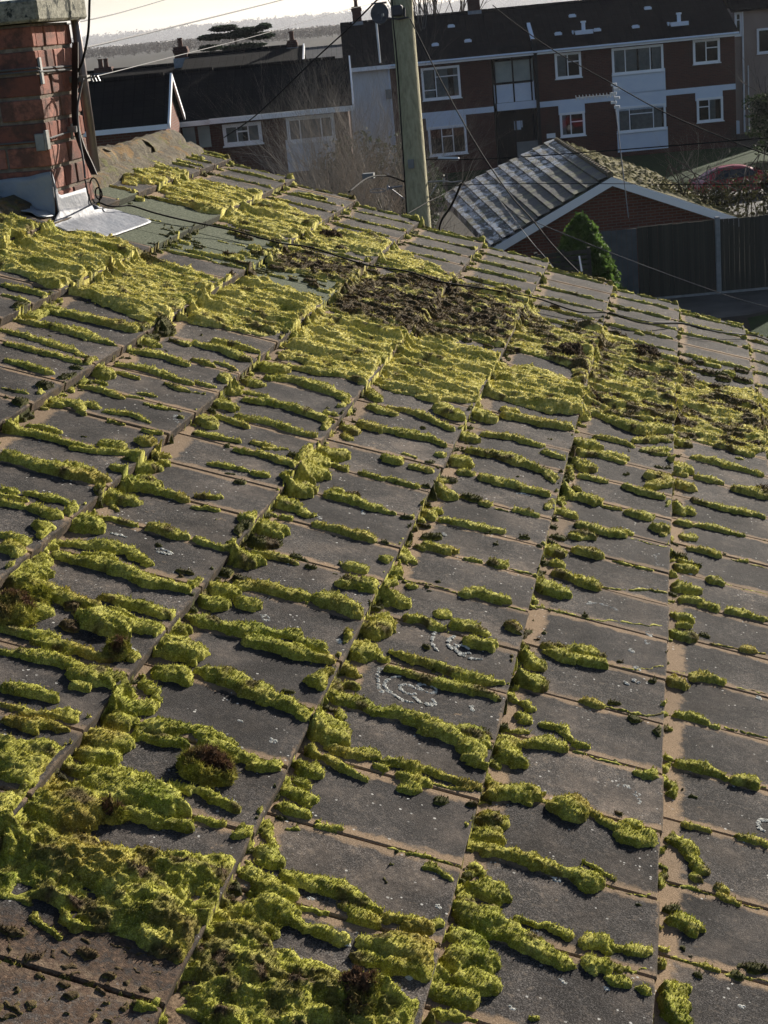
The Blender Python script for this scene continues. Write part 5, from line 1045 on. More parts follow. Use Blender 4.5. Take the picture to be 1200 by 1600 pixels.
# ---- row of houses on the left
g0 = at_depth(543, 165, 48.0); RB = Bld('terraced_house', g0, 'brick house with one small white window and a white panelled bay, left of the pole', 'house', group=None)
xa, zE2 = RB.xz(543, 165); xb, _ = RB.xz(267, 190)
x_s, _ = RB.xz(328, 187)
mb = MB(); mb.box(xb, xa, 0, 7, -.3, zE2); mb.build('wall', M['brick_row'], RB.e)
_, zr2 = RB.xz(400, 103, 3.4)
roof_slab(RB, 'roof', x_s, xa + .15, -.35, zE2, 3.4, zr2, M['roof_row'], .12)
roof_slab(RB, 'roof', xb - .2, x_s - .01, -.1, zE2 - .02, 3.9, zr2 + .02, M['roof_row'], .12)
b_ = MB(); b_.box(x_s, xa + .15, -.42, -.352, zE2 - .15, zE2 + .01); b_.box(xb - .1, x_s - .01, -.17, -.102, zE2 - .17, zE2 - .02); b_.build('fascia', M['white'], RB.e)
window(RB, RB.rect(347, 195, 411, 223), [(0, .34, 0, 1), (.34, .68, 0, .66), (.34, .68, .66, 1), (.68, 1, 0, 1)], curtain=[(.03, .3), (.36, .5), (.72, .97)])
a = RB.rect(285, 200, 331, 229); b_ = MB(); b_.box(a[0], (a[0] + a[1]) / 2 - .05, -.04, -.001, a[2], a[3]); b_.box((a[0] + a[1]) / 2 + .05, a[1], -.04, -.001, a[2], a[3]); b_.build('obscured_window', M['frostglass'], RB.e)
window(RB, RB.rect(446, 184, 525, 217), [(0, .25, 0, 1), (.25, .75, 0, 1), (.75, 1, 0, 1)], curtain=[(.03, .22), (.28, .72), (.8, .97)])
a = RB.rect(446, 219, 527, 262); b_ = MB(); b_.box(a[0], a[1], -.05, -.001, a[2], a[3]); b_.build('infill_panel', M['panel'], RB.e)
mb = MB(); mb.prism([(xa - .01, 0, zE2 - .01), (xa - .01, 6.8, zE2 - .01), (xa - .01, 3.4, zr2 - .13)], (.1, 0, 0)); mb.build('gable', M['brick_row'], RB.e)
mb = MB(); mb.prism([(xa + .16, -.36, zE2 - .12), (xa + .16, -.36, zE2 + .05), (xa + .16, 3.4, zr2 + .05), (xa + .16, 3.4, zr2 - .12)], (.05, 0, 0)); mb.build('bargeboard', M['white'], RB.e)

g0 = at_depth(257, 193, 44.0); AB = Bld('projecting_house', g0, 'dark tiled end house with a sunlit brick gable edge, beside the chimney mast', 'house')
xa2, zE3 = AB.xz(258, 193); xb2, _ = AB.xz(60, 215)
_, zr3 = AB.xz(200, 122, 1.8)
mb = MB(); mb.box(xb2, xa2, 0, 3.6, -.3, zE3); mb.prism([(xa2 - .25, 0, zE3 + .001), (xa2 - .25, 3.6, zE3 + .001), (xa2 - .25, 1.8, zr3 - .15)], (.24, 0, 0)); mb.build('wall', M['brick_garage'], AB.e)
roof_slab(AB, 'roof', xb2, xa2 + .1, -.3, zE3, 1.8, zr3, M['roof_row'], .12)
b_ = MB(); b_.box(xb2, xa2 + .1, -.37, -.302, zE3 - .14, zE3); b_.prism([(xa2 + .11, -.3, zE3 - .14), (xa2 + .11, -.3, zE3 + .03), (xa2 + .11, 1.8, zr3 + .03), (xa2 + .11, 1.8, zr3 - .14)], (.06, 0, 0)); b_.prism([(xa2 + .11, 1.81, zr3 - .14), (xa2 + .11, 1.81, zr3 + .03), (xa2 + .11, 3.9, zE3 + .03), (xa2 + .11, 3.9, zE3 - .14)], (.06, 0, 0)); b_.build('bargeboard', M['white'], AB.e)

def far_house(name, label, depth, pxl, pxr, ridge, pyeave, mat_r, mat_w, hd=3.5, chs=(), rh=None):
    xm = (pxl + pxr) / 2; g = at_depth(xm, pyeave, depth); B = Bld(name, g, label, 'house')
    _, ze = B.xz(xm, pyeave); x0_, _ = B.xz(pxl, pyeave); x1_, _ = B.xz(pxr, pyeave); _, zr = B.xz(*ridge, hd)
    mb = MB(); mb.box(x0_, x1_, 0, 2 * hd, -.3, ze); 
    for xx in (x0_, x1_ - .25): mb.prism([(xx, 0, ze + .001), (xx, 2 * hd, ze + .001), (xx, hd, zr - .13)], (.25, 0, 0))
    mb.build('wall', mat_w, B.e); roof_slab(B, 'roof', x0_ - .1, x1_ + .1, -.3, ze, hd, zr, mat_r)
    b_ = MB(); b_.prism([(x1_ + .105, -.3, ze - .12), (x1_ + .105, -.3, ze + .05), (x1_ + .105, hd, zr + .05), (x1_ + .105, hd, zr - .12)], (.05, 0, 0)); b_.build('bargeboard', M['white'], B.e)
    for (cx0, cx1, cyt, pots) in chs:
        X0, _ = B.xz(cx0, cyt, hd); X1, ZT = B.xz(cx1, cyt, hd); chimney(B, X0, X1, zr - .4, ZT, hd - .3, hd + .3, pots)
    return B
far_house('distant_house', 'low dark roofed house with two pots on its chimney, just right of the mast', 56, 100, 274, (220, 106), 150, M['roof_row'], M['brick_row'], 3.5, [(149, 175, 104, 2)])
far_house('distant_house', 'dark roofed house with two brick chimneys and a rooftop aerial, upper left', 55, 282, 469, (370, 80), 118, M['roof_row'], M['brick_row'], 3.6, [(272, 292, 72, 1), (449, 463, 62, 1)])
far_house('distant_house', 'small pale grey roof farther off, left of the flats', 95, 474, 548, (510, 73), 96, M['roof_far'], M['brick_row'], 4)
g0 = at_depth(1175, 130, 78); PB = Bld('rendered_house', g0, 'pale pink rendered house at the top right edge behind the flats', 'house')
a = PB.rect(1146, 15, 1290, 16); ze = PB.xz(1160, 14)[1]
mb = MB(); mb.box(a[0], a[1], 0, 7, 0, ze); mb.build('wall', M['pink'], PB.e)
roof_slab(PB, 'roof', a[0] - .2, a[1], -.3, ze, 3.5, ze + 2.2, M['roof_row'])
x_, _ = PB.xz(1160, 60); b_ = MB(); b_.tube([(x_, -.08, .1), (x_, -.08, ze - .1)], .05, 8); b_.tube([(x_ + .25, -.06, .1), (x_ + .25, -.06, ze * .55)], .03, 6); b_.build('downpipe', M['white'], PB.e)
r = PB.rect(1141, 20, 1153, 56); window(PB, (r[0] + .2, r[1] + .2, r[2], r[3]), [(0, 1, 0, .7), (0, 1, .7, 1)])
r = PB.rect(1182, 45, 1230, 80); window(PB, r, [(0, .5, 0, 1), (.5, 1, 0, 1)])

# ---- garage with the wet tiled roof
g0 = on_z(955, 440)
gd = 39.0; g0 = at_depth(953, 273, gd)
vE = CM @ np.array([(300 - 600) / 2400, (60 - 800) / 2400, 1.0])
GB = Bld('garage', g0, 'low brick outbuilding with a mossy wet tiled roof and white bargeboards', 'outbuilding', ang=HANG + math.radians(4))
xg0, zg0 = GB.xz(765, 385); xg1, zg1 = GB.xz(1150, 338); xga, zga = GB.xz(952, 274)
# depth of the far verge: ridge runs back to pixel (867, 218)
LY = 9.5
for yy_ in np.arange(3, 16, .1):
    if GB.xz(867, 218, yy_)[1] < zga: LY = yy_; break
xgb, _ = GB.xz(867, 218, LY)
shx = (xgb - xga)          # ridge drift
th = .14
def gp(x, y, z): return (x + (shx - (.75 * (x - xga) / (xg0 - xga) if x < xga else 0)) * y / LY, y, z)
for s_, (xe, ze_) in ((0, (xg0, zg0)), (1, (xg1, zg1))):
    mb = MB(); f_ = [gp(xe, -.25, ze_), gp(xga, -.25, zga), gp(xga, LY, zga), gp(xe, LY, ze_)]
    if s_ == 0: f_ = f_[::-1]
    top_ = f_; bot_ = [(p_[0], p_[1], p_[2] - th) for p_ in f_]
    mb.add(top_ + bot_, [(3, 2, 1, 0), (4, 5, 6, 7)] + [(k, (k + 1) % 4, 4 + (k + 1) % 4, 4 + k) for k in range(4)])
    # raised courses: roll lines of the big tiles run from ridge to eaves
    if 0:
        ncol = int(LY / .62)
        e0, e1 = np.array(gp(xe, 0, ze_)), np.array(gp(xga, 0, zga))
        for k in range(ncol + 1):
            yk = -.2 + k * (LY + .1) / ncol; a_ = np.array(gp(xe, yk, ze_ + .02)); b2 = np.array(gp(xga, yk, zga + .02)); mb.tube([a_, b2], .042, 6)
        for k in range(1, 11):
            t = k / 11; 
            for c_ in range(ncol):
                y0_, y1_ = -.2 + c_ * (LY + .1) / ncol + .06, -.2 + (c_ + 1) * (LY + .1) / ncol - .06
                xx = xe + (xga - xe) * t; zz = ze_ + (zga - ze_) * t
                mb.add([gp(xx, y0_, zz + .035), gp(xx, y1_, zz + .035), gp(xx - .34 * (1), y1_, zz - .34 * (zga - ze_) / (xga - xe) + .035), gp(xx - .34, y0_, zz - .34 * (zga - ze_) / (xga - xe) + .035), gp(xx - .34, y0_, zz - .34 * (zga - ze_) / (xga - xe) - .01), gp(xx - .34, y1_, zz - .34 * (zga - ze_) / (xga - xe) - .01)], [(0, 1, 2, 3), (3, 2, 5, 4)])
    if s_ == 0:                         # lapped courses of big tiles, stepping down the slope
        nc_ = 10
        for k in range(nc_):
            t0_, t1_ = k / nc_, (k + 1) / nc_ + .02
            xa_, za_, xb_, zb_ = xe + (xga - xe) * t0_, ze_ + (zga - ze_) * t0_, xe + (xga - xe) * t1_, ze_ + (zga - ze_) * t1_
            nt_ = 20
            for c_ in range(nt_):
                y0_, y1_ = -.25 + (LY + .25) * c_ / nt_ + .01, -.25 + (LY + .25) * (c_ + 1) / nt_ - .01; j_ = random.uniform(0, .015)
                mb.add([gp(xa_, y0_, za_ + .07 + j_), gp(xb_, y0_, zb_ + .012), gp(xb_, y1_, zb_ + .012), gp(xa_, y1_, za_ + .07 + j_), gp(xa_, y0_, za_ + .005), gp(xa_, y1_, za_ + .005)], [(0, 1, 2, 3), (0, 3, 5, 4)])
        m = NT('wet_glint_tiles', .38, .5); c_ = m.ramp(m.noise(3.0, 6, rough=.7), [(.35, (.014, .014, .012)), (.55, (.03, .029, .025)), (.7, (.06, .056, .05))])
        c_ = m.mix(m.step(m.noise(1.6, 6, rough=.75), .48, .60), c_, (.10, .10, .03)); m.color(c_)
        sx_ = m.n('ShaderNodeSeparateXYZ'); m.l(m.coord('Object'), sx_.inputs[0])
        glint_ = m.step(m.noise(2.4, 7, rough=.8, vec=m.coord('Object', (1.6, .6, 1))), .50, .54); glint_ = m.math('MULTIPLY', glint_, m.math('MAXIMUM', m.step(sx_.outputs[0], -1.9, -3.0), m.math('MULTIPLY', m.step(sx_.outputs[1], 4.5, 7.5), .9))); c2_ = m.mix(m.math('MULTIPLY', glint_, .85), c_, (.62, .64, .68)); m.color(c2_)  # sky glints on the wet tiles painted in as pale colour
        m.bump(m.noise(14, 5), .5, .03); m.b.inputs['Specular IOR Level'].default_value = .9; m.l(m.ramp(glint_, [(0, (.75,) * 3), (1, (.16,) * 3)]), m.b.inputs['Roughness']); mt_ = m.mat
    else: 
        mt_ = simple('mossy_slope', (.06, .055, .035), (.15, .13, .045), 4, .95, .1, 1, 12, .08)
    mb.build('roof', mt_, GB.e)
# clumpy moss on the right slope
mo = MB(); sl3 = (zga - zg1) / (xg1 - xga)
for k in range(420):
    t = random.random(); y_ = random.uniform(-.2, LY); xx = xga + (xg1 - xga) * t; zz = zga + (zg1 - zga) * t; r_ = random.uniform(.06, .2)
    c_ = np.array(gp(xx, y_, zz)); n_ = 7; vs = [c_ + np.array([0, 0, r_ * .45])]
    for a in range(n_): an = 2 * math.pi * a / n_; rr = r_ * random.uniform(.7, 1.3); vs.append(c_ + np.array([math.cos(an) * rr, math.sin(an) * rr, -math.cos(an) * rr * sl3 - .02]))
    mo.add(vs, [(0, 1 + a, 1 + (a + 1) % n_) for a in range(n_)])
M['farmoss'] = simple('yellow_roof_moss', (.07, .06, .03), (.21, .18, .05), 3, .95, .1, 1, 20, .05)
mo.build('roof_moss', M['farmoss'], GB.e)['kind'] = 'stuff'
mb = MB()
for k in range(int(LY / .42)): 
    a_, b2 = np.array(gp(xga, -.25 + k * .42, zga + .04)), np.array(gp(xga, -.25 + k * .42 + .40, zga + .02)); mb.tube([a_, b2], .085, 8)
mb.build('ridge_tiles', M['ridge'], GB.e)
mb = MB(); mb.prism([gp(xg0 + .35, 0, -.3), gp(xg1 - .35, 0, -.3), gp(xg1 - .35, 0, zg1), gp(xga, 0, zga - .2), gp(xg0 + .35, 0, zg0)], (shx * (LY - .1) / LY, LY - .1, 0)); mb.build('wall', M['brick_garage'], GB.e)
mb = MB()
for xe, ze_ in ((xg0, zg0), (xg1, zg1)):
    mb.prism([(xe, -.30, ze_ - .02), (xga, -.30, zga - .02), (xga, -.30, zga - .24), (xe, -.30, ze_ - .24)], (0, .045, 0))
mb.build('bargeboard', M['white'], GB.e)

# television aerial on a thin mast fixed to the garage gable
ae = empty('tv_aerial', at_depth(982, 340, gd - .6), 0, 'white television aerial on a thin pole fixed to the brick outbuilding gable', 'aerial')
z0 = np.array(ae.location); tp = at_depth(957, 130, gd - .6) - z0
tp = tp * 1.0
mb = MB(); mb.tube([np.zeros(3), tp], .013, 8); mb.build('mast', M['steel'], ae)
M['alu'] = simple('white_aluminium', (.6, .6, .6), (.7, .7, .7), 5, .4, .5)
bm = at_depth(900, 153, gd - .6) - z0; be = at_depth(962, 148, gd - .6) - z0
mb = MB(); mb.tube([bm, be], .018, 6)
for t in np.linspace(0, .95, 12):
    c_ = bm + (be - bm) * t; mb.tube([c_ + np.array([.0, -.05, .06]), c_ + np.array([0, .12, -.06])], .012, 5)
mb.build('boom', M['alu'], ae)
mb = MB()
for k in range(6):
    c_ = at_depth(959 + (k % 2) * 5, 132 + k * 7, gd - .6) - z0; mb.box(c_[0] - .07, c_[0] + .07, c_[1] - .05, c_[1] + .05, c_[2] - .035, c_[2] + .03)
mb.build('reflector', M['alu'], ae)

# ---- fence, posts, trellis
fd = on_z(1120, 460); 
fl0, fl1 = at_depth(918, 470, 36.6), on_z(1290, 436)
fang = math.atan2(*(on_z(1123, 459) - on_z(1000, 473))[[1, 0]])
post0 = on_z(1123, 459)
FE = Bld('board_fence', post0, 'dark green close board fence with one pale concrete post, in front of the outbuilding', 'fence', ang=HANG)
xf0, _ = FE.xz(919, 440); xf1, _ = FE.xz(1300, 380); _, zt = FE.xz(1115, 343)
xm_, _ = FE.xz(996, 400)
mb = MB(); x_ = xm_ + .02
while x_ < xf1:
    wv_ = .125; tilt = random.uniform(-.006, .006); mb.box(x_, x_ + wv_ - .008, -.012 + tilt, .012 + tilt, .05, zt - random.uniform(0, .02)); x_ += wv_
mb.build('boards', M['fence'], FE.e)
M['fence2'] = simple('silvered_boards', (.075, .085, .095), (.12, .13, .14), 3, .85, .2, .4, 30, .01)
mb = MB(); x_ = xf0
while x_ < xm_:
    mb.box(x_, x_ + .117, -.012, .012, .05, zt - .03 - random.uniform(0, .015)); x_ += .125
mb.build('pale_panel', M['fence2'], FE.e)
for px in (919, 1117, 1300):
    xx, _ = FE.xz(px, 380) if px != 1117 else (0, 0); mb = MB(); mb.bbox(xx - .06, xx + .06, -.08, .04, -.1, zt + .06, .015); mb.build('post', M['post'], FE.e)
mb = MB(); mb.box(xf0, xf1, -.03, .03, -.02, .06); mb.build('gravel_board', M['post'], FE.e)
TR2 = Bld('slatted_fence', at_depth(880, 440, 34.6), 'dark horizontal slatted fence left of the pale fence panel', 'fence', ang=HANG + .1)
tx0, _ = TR2.xz(838, 400); tx1, _ = TR2.xz(921, 400); tz = TR2.xz(880, 393)[1]
mb = MB(); z_ = .1
while z_ < tz: mb.box(tx0, tx1, -.012, .012, z_, z_ + .085); z_ += .115
mb.build('slats', M['fence'], TR2.e)
for xx in (tx0, (tx0 + tx1) / 2, tx1): mb = MB(); mb.box(xx - .04, xx + .04, .014, .08, 0, tz + .03); mb.build('post', M['fence'], TR2.e)
# short white stake
o = MB(); a_, b2 = at_depth(905, 400, 33) , at_depth(909, 424, 33); o.tube([np.zeros(3), a_ - b2], .02, 6); o = o.build('white_stake', M['white'], None); o.location = b2; tag(o, 'short white stake in front of the dark slatted fence', 'stake')

# ---- vegetation
def leafmat(name, a, b_, c_=None):
    m = NT(name, .7, .25); c = m.ramp(m.noise(3.0, 4), [(.3, a), (.6, b_), (.8, c_ or b_)]); m.color(c)
    tl = m.n('ShaderNodeBsdfTranslucent'); m.l(c, tl.inputs['Color']); mx = m.n('ShaderNodeMixShader'); mx.inputs[0].default_value = .4
    m.l(m.b.outputs[0], mx.inputs[1]); m.l(tl.outputs[0], mx.inputs[2]); m.l(mx.outputs[0], m.t.nodes['Material Output'].inputs['Surface']); return m.mat
def leaf_cloud(name, org, ells, n, size, mat_, parent=None, flat=0.0, seed=0):
    rg = np.random.default_rng(seed); P_ = []
    vol = np.array([e[3] * e[4] * e[5] for e in ells]) ** .67; ks = rg.choice(len(ells), n, p=vol / vol.sum())
    d = rg.normal(size=(n, 3)); d /= np.linalg.norm(d, axis=1)[:, None]; rr = rg.random(n) ** .33 * (.75 + .45 * rg.random(n))
    E_ = np.array(ells)[ks]; c_ = E_[:, :3] + d * rr[:, None] * E_[:, 3:6]
    a = rg.normal(size=(n, 3)); a[:, 2] *= (1 - flat); a /= np.linalg.norm(a, axis=1)[:, None]; b_ = np.cross(a, rg.normal(size=(n, 3))); b_ /= np.linalg.norm(b_, axis=1)[:, None]
    s_ = size * (.5 + rg.random(n))[:, None]
    v = np.stack([c_ - a * s_, c_ + b_ * s_ * .5, c_ + a * s_, c_ - b_ * s_ * .5], 1).reshape(-1, 3)
    me_ = fast_mesh(name, v, np.arange(n * 4).reshape(n, 4)); o = link_mesh(name, me_, mat_, parent)
    if parent is None: o.location = org
    return o
def bare_tree(name, base, h, label, cat, r0=.09, levels=5, spread=.5, mat_=None, grp=None, nb0=4, seed=1, lean=(0, 0, 1), tw=3):
    rg = random.Random(seed); root = empty(name, base, 0, label, cat, grp); tr_ = MB(); br_ = MB()
    def grow(p, d, L, r, lv):
        mb = tr_ if lv == 0 else br_; pts = [p]; q_ = p.copy(); dd = d.copy(); n_ = 4
        for k in range(n_):
            dd = dd + np.array([rg.gauss(0, .10), rg.gauss(0, .10), rg.gauss(0.03, .06)]); dd /= np.linalg.norm(dd); q_ = q_ + dd * L / n_; pts.append(q_.copy())
        mb.tube(pts, [r * (1 - .55 * k / n_) for k in range(n_ + 1)], 6 if lv < 2 else 3, cap=False)
        if lv < levels:
            for k in range(nb0 if lv == 0 else tw):
                t = rg.uniform(.35, 1); i = min(int(t * n_), n_ - 1); s_ = pts[i] + (pts[i + 1] - pts[i]) * (t * n_ - i)
                nd = dd + np.array([rg.gauss(0, spread), rg.gauss(0, spread), rg.gauss(.1, spread * .6)]); nd /= np.linalg.norm(nd)
                grow(s_, nd, L * rg.uniform(.55, .85), r * (1 - .55 * t) * .6, lv + 1)
    grow(np.zeros(3), np.array(lean, float) / np.linalg.norm(lean), h * .62, r0, 0)
    tr_.build('trunk', mat_, root, smooth=True); br_.build('branches', mat_, root, uv=False)
    return root
M['bark'] = simple('grey_bark', (.07, .055, .045), (.13, .105, .085), 9, .9, .2)
M['paletwig'] = simple('pale_twigs', (.27, .23, .19), (.40, .35, .29), 9, .8, .2)
M['conifer'] = leafmat('conifer_green', (.05, .09, .02), (.10, .17, .035), (.17, .25, .06))
M['ivy'] = leafmat('ivy_green', (.010, .018, .008), (.025, .04, .014), (.06, .075, .03))
M['bramble'] = leafmat('bramble_leaf', (.018, .02, .010), (.05, .05, .022), (.10, .10, .05))
M['cedar'] = leafmat('cedar_needles', (.015, .025, .018), (.03, .045, .03))
# conifer by the gable
cb = at_depth(912, 440, 35.5); ct = at_depth(906, 334, 35.5); cw = 64 * 35.5 / 2400
co_ = empty('conifer', (cb[0], cb[1], 0), 0, 'bright green pointed conifer in front of the brick gable', 'conifer')
mb = MB(); mb.tube([(0, 0, 0), (0, 0, ct[2] - .3)], [.05, .01], 8); mb.build('trunk', M['bark'], co_)
els = []; hc_ = ct[2]
for k in range(110):
    t = random.random(); an = random.uniform(0, 6.28); R_ = cw * (1 - t) ** .75 * .95; els.append((math.cos(an) * R_, math.sin(an) * R_, .5 + (hc_ - .65) * t, .16, .16, .26))
leaf_cloud('foliage', None, els, 30000, .055, M['conifer'], co_, seed=3)
# bare shrub left of the pole, pale twigs in the sun, ivy covered mass behind it
k_ = 0
for px, py, dd, h_, lab in [(455, 300, 30, 4.6, 'bare pale twigged shrub before the white bay panel'), (500, 300, 31, 5.4, 'tall bare shrub in the middle of the thicket left of the pole'), (545, 300, 32, 5.8, 'bare twiggy shrub before the white rendered wall'), (590, 300, 30, 5.2, 'bare shrub right beside the wooden pole'), (428, 300, 33, 4.0, 'low bare shrub at the left end of the thicket'), (476, 300, 30.5, 4.8, 'bare shrub between the bay panel and the thicket centre'), (524, 300, 31.5, 5.6, 'bare shrub just left of the rendered wall edge'), (568, 300, 31, 5.5, 'bare shrub under the meter box on the rendered wall'), (612, 300, 30.4, 4.8, 'bare shrub partly hidden behind the wooden pole')]:
    g_ = at_depth(px, 330, dd); bare_tree('bare_shrub', (g_[0], g_[1], 0), h_ * .84, lab, 'shrub', .06, 5, .38, M['paletwig'], 'bare shrubs left of the pole', 8, 20 + k_, (random.uniform(-.1, .1), 0, 1), 4); k_ += 1
iv = at_depth(585, 330, 36); els = [(random.uniform(-1.3, 1.2), random.uniform(-.6, .6), random.uniform(.4, 4.8), .5, .5, .6) for _ in range(44)]
els = [(x, y, z * (1 - .18 * abs(x)), a, b_, c_) for x, y, z, a, b_, c_ in els]
o = leaf_cloud('ivy_thicket', (iv[0], iv[1], 0), els, 16000, .06, M['ivy'], None, seed=5); tag(o, 'dark ivy covered thicket behind the pole', 'thicket')
# brambles behind the fence
for s_, (px, py, dd, w_, h_, lab) in enumerate([(1150, 330, 41, 2.1, 2.5, 'dark leafy bramble mass behind the fence at the right edge'), (1060, 320, 44, 1.3, 1.3, 'thin bramble growing over the edge of the mossy roof')]):
    g_ = at_depth(px, py, dd); r_ = empty('bramble', (g_[0], g_[1], 0), 0, lab, 'bramble')
    els = [(random.uniform(-w_, w_), random.uniform(-.5, .5), random.uniform(.3, h_), .35, .35, .28) for _ in range(44)]
    leaf_cloud('foliage', None, els, 5200 if s_ == 0 else 1300, .055, M['bramble'], r_, seed=40 + s_)
    mb = MB()
    for k in range(34):
        x_ = random.uniform(-w_, w_); hh_ = h_ + random.uniform(-.2, .7); mb.tube(spline([(x_, 0, .2), (x_ + random.uniform(-.3, .3), random.uniform(-.4, .4), hh_ * .7), (x_ + random.uniform(-.6, .6), random.uniform(-.5, .5), hh_), (x_ + random.uniform(-1, 1), random.uniform(-.5, .5), hh_ - .4)], 4), .012, 4, cap=False)
    mb.build('stems', M['bark'], r_, uv=False)
# dark hedge by the pink house, lawn shrubs
hg = at_depth(1180, 200, 66); els = [(random.uniform(-.15, 5), random.uniform(-.5, .5), random.uniform(.2, 2.75), .55, .5, .35) for _ in range(50)]
o = leaf_cloud('hedge', (hg[0], hg[1], 0), els, 14000, .07, M['ivy'], None, seed=9); tag(o, 'dark clipped hedge right of the flats', 'hedge')
g_ = at_depth(1195, 125, 70); bare_tree('bare_shrub', (g_[0], g_[1], 0), 4.6, 'bare shrub against the pink rendered house', 'shrub', .06, 5, .5, M['bark'], None, 5, 60)
for k, (px, py, dd) in enumerate([(1085, 262, 50), (1110, 262, 51), (1062, 266, 49)]):
    g_ = at_depth(px, py, dd); bare_tree('bare_sapling', (g_[0], g_[1], 0), 2.6, ['thin bare sapling left of the red car windscreen', 'thin bare sapling over the red car roof', 'thin bare sapling by the tail of the red car'][k], 'sapling', .02, 4, .5, M['paletwig'], None, 4, 70 + k)
# bare trees behind the flats, cedar over the left roofs
for k, px in enumerate([662, 676, 690, 702, 716]):
    g_ = at_depth(px, 40, 92 + k); bare_tree('bare_tree', (g_[0], g_[1], 0), 10.5 + random.uniform(-1, 1.5), 'bare tree ' + ['beside the pole top', 'second right of the pole top', 'in the middle of the bare group', 'left of the flats chimney', 'touching the flats chimney'][k] + ' behind the dark flats roof', 'tree', .14, 4, .32, M['bark'], 'bare trees behind the flats', 6, 90 + k)
g_ = at_depth(368, 70, 92); ced = empty('cedar_tree', (g_[0], g_[1], 0), 0, 'dark flat topped cedar rising behind the left roofs', 'tree')
mb = MB(); mb.tube([(0, 0, 0), (.2, 0, 4), (0, 0, 7.4)], [.3, .2, .06], 8); mb.build('trunk', M['bark'], ced)
els = []
for x_, z_, w_ in [(-1.3, 7.3, .9), (-.6, 7.75, .8), (.1, 7.3, 1.0), (.9, 7.5, .9), (1.6, 7.1, .8), (-1.6, 6.7, .6), (.4, 6.6, 1.3), (1.9, 7.65, .35)]:
    els.append((x_, 0, z_ - .15, w_, .8, .17))
leaf_cloud('foliage', None, els, 14000, .10, M['cedar'], ced, .6, 11)

# ---- pole with its fittings
pl = empty('utility_pole', (0, 0, 0), 0, 'tall weathered wooden utility pole with green algae and wires', 'utility pole')
PD = 19.0
pt, pm = at_depth(622, -60, PD), at_depth(655, 345, PD); bz = pm + (pm - pt) * (pm[2] / (pt[2] - pm[2])); pl.location = bz
def PP(px, py, dd=PD): return at_depth(px, py, dd) - bz
mb = MB(); n_ = 12; pts = [(pt - bz) * t for t in np.linspace(0, 1, n_)]
segs = 20; vs = []; R0, R1 = .150, .136
for k, p_ in enumerate(pts):
    for a in range(segs):
        an = 2 * math.pi * a / segs; r_ = (R0 + (R1 - R0) * k / (n_ - 1)) * (1 + .02 * math.sin(a * 2.3) - (.05 if a in (12, 15) else 0)); vs.append(p_ + np.array([math.cos(an) * r_, math.sin(an) * r_, 0]))
mb.add(vs, [(k * segs + a, k * segs + (a + 1) % segs, (k + 1) * segs + (a + 1) % segs, (k + 1) * segs + a) for k in range(n_ - 1) for a in range(segs)])
mb.build('pole', M['pole'], pl, smooth=True)
mb = MB(); mb.tube(spline([PP(611, -40, PD - .14), PP(614, 30, PD - .145), PP(620, 90, PD - .15), PP(626, 180, PD - .15), PP(636, 340, PD - .15)], 4), .009, 6); mb.build('pole_cable', M['wire'], pl)
mb = MB(); c_ = PP(642, 256, PD - .16); mb.box(c_[0] - .035, c_[0] + .035, c_[1] - .01, c_[1] + .03, c_[2] - .055, c_[2] + .05); mb.build('number_plate', M['greypanel'], pl)
mb = MB(); mb.tube([PP(605, 28, PD - .16), PP(622, 30, PD - .17), PP(638, 27, PD - .15)], .012, 6); c_ = PP(622, 16, PD - .2); mb.bbox(c_[0] - .08, c_[0] + .06, c_[1] - .06, c_[1] + .05, c_[2] - .07, c_[2] + .06, .02); mb.tube([PP(632, 12, PD - .2), PP(632, 26, PD - .2)], .014, 6); mb.tube([PP(604, 4, PD - .1), PP(580, 6, PD - .1)], .012, 6); mb.build('bracket', M['dishgrey'], pl)
for side, P_ in (('l', [(629, 291), (606, 294), (606, 291), (632, 311)]), ('r', [(666, 285), (693, 283), (683, 288), (672, 306)])):
    mb = MB(); mb.tube([PP(*P_[0]), PP(*P_[1])], .013, 6); mb.tube([PP(*P_[2]), PP(*P_[3])], .008, 6); mb.tube([PP(P_[1][0], P_[1][1] - 5), PP(P_[1][0], P_[1][1] + 3)], .012, 6)
    if side == 'l': 
        c_ = PP(590, 298); ax = np.array([1.0, 0, 0]); mb.tube([c_ + np.array([.10 * math.cos(a), 0, .022 * math.sin(a)]) for a in np.linspace(0, 6.28, 16)], .007, 5, cap=False)
    else: mb.tube([PP(693, 283), PP(706, 285), PP(722, 283)], .010, 6)
    mb.build('arm', M['steel'], pl)
mb = MB(); mb.box(*(lambda c_: (c_[0] - .07, c_[0] + .07, c_[1] - .05, c_[1] + .05, c_[2] - .03, c_[2] + .035))(PP(576, 275))); mb.build('cable_joint', M['greypanel'], pl)
# hanging loops of wire right of the pole head
mb = MB()
for a_, b2, d_ in [((646, -20), (664, -10), 62), ((652, -20), (667, -12), 60), ((640, -10), (657, -20), 52)]:
    A_, B2 = PP(a_[0], a_[1]), PP(b2[0], b2[1]); lo = PP((a_[0] + b2[0]) / 2 + 3, d_ - 14); mb.tube(spline([A_, (A_ + lo) / 2 + np.array([-.01, 0, 0]), lo, (B2 + lo) / 2 + np.array([.02, 0, 0]), B2], 5), .006, 5)
mb.build('wire_loops', M['greywire'], pl)
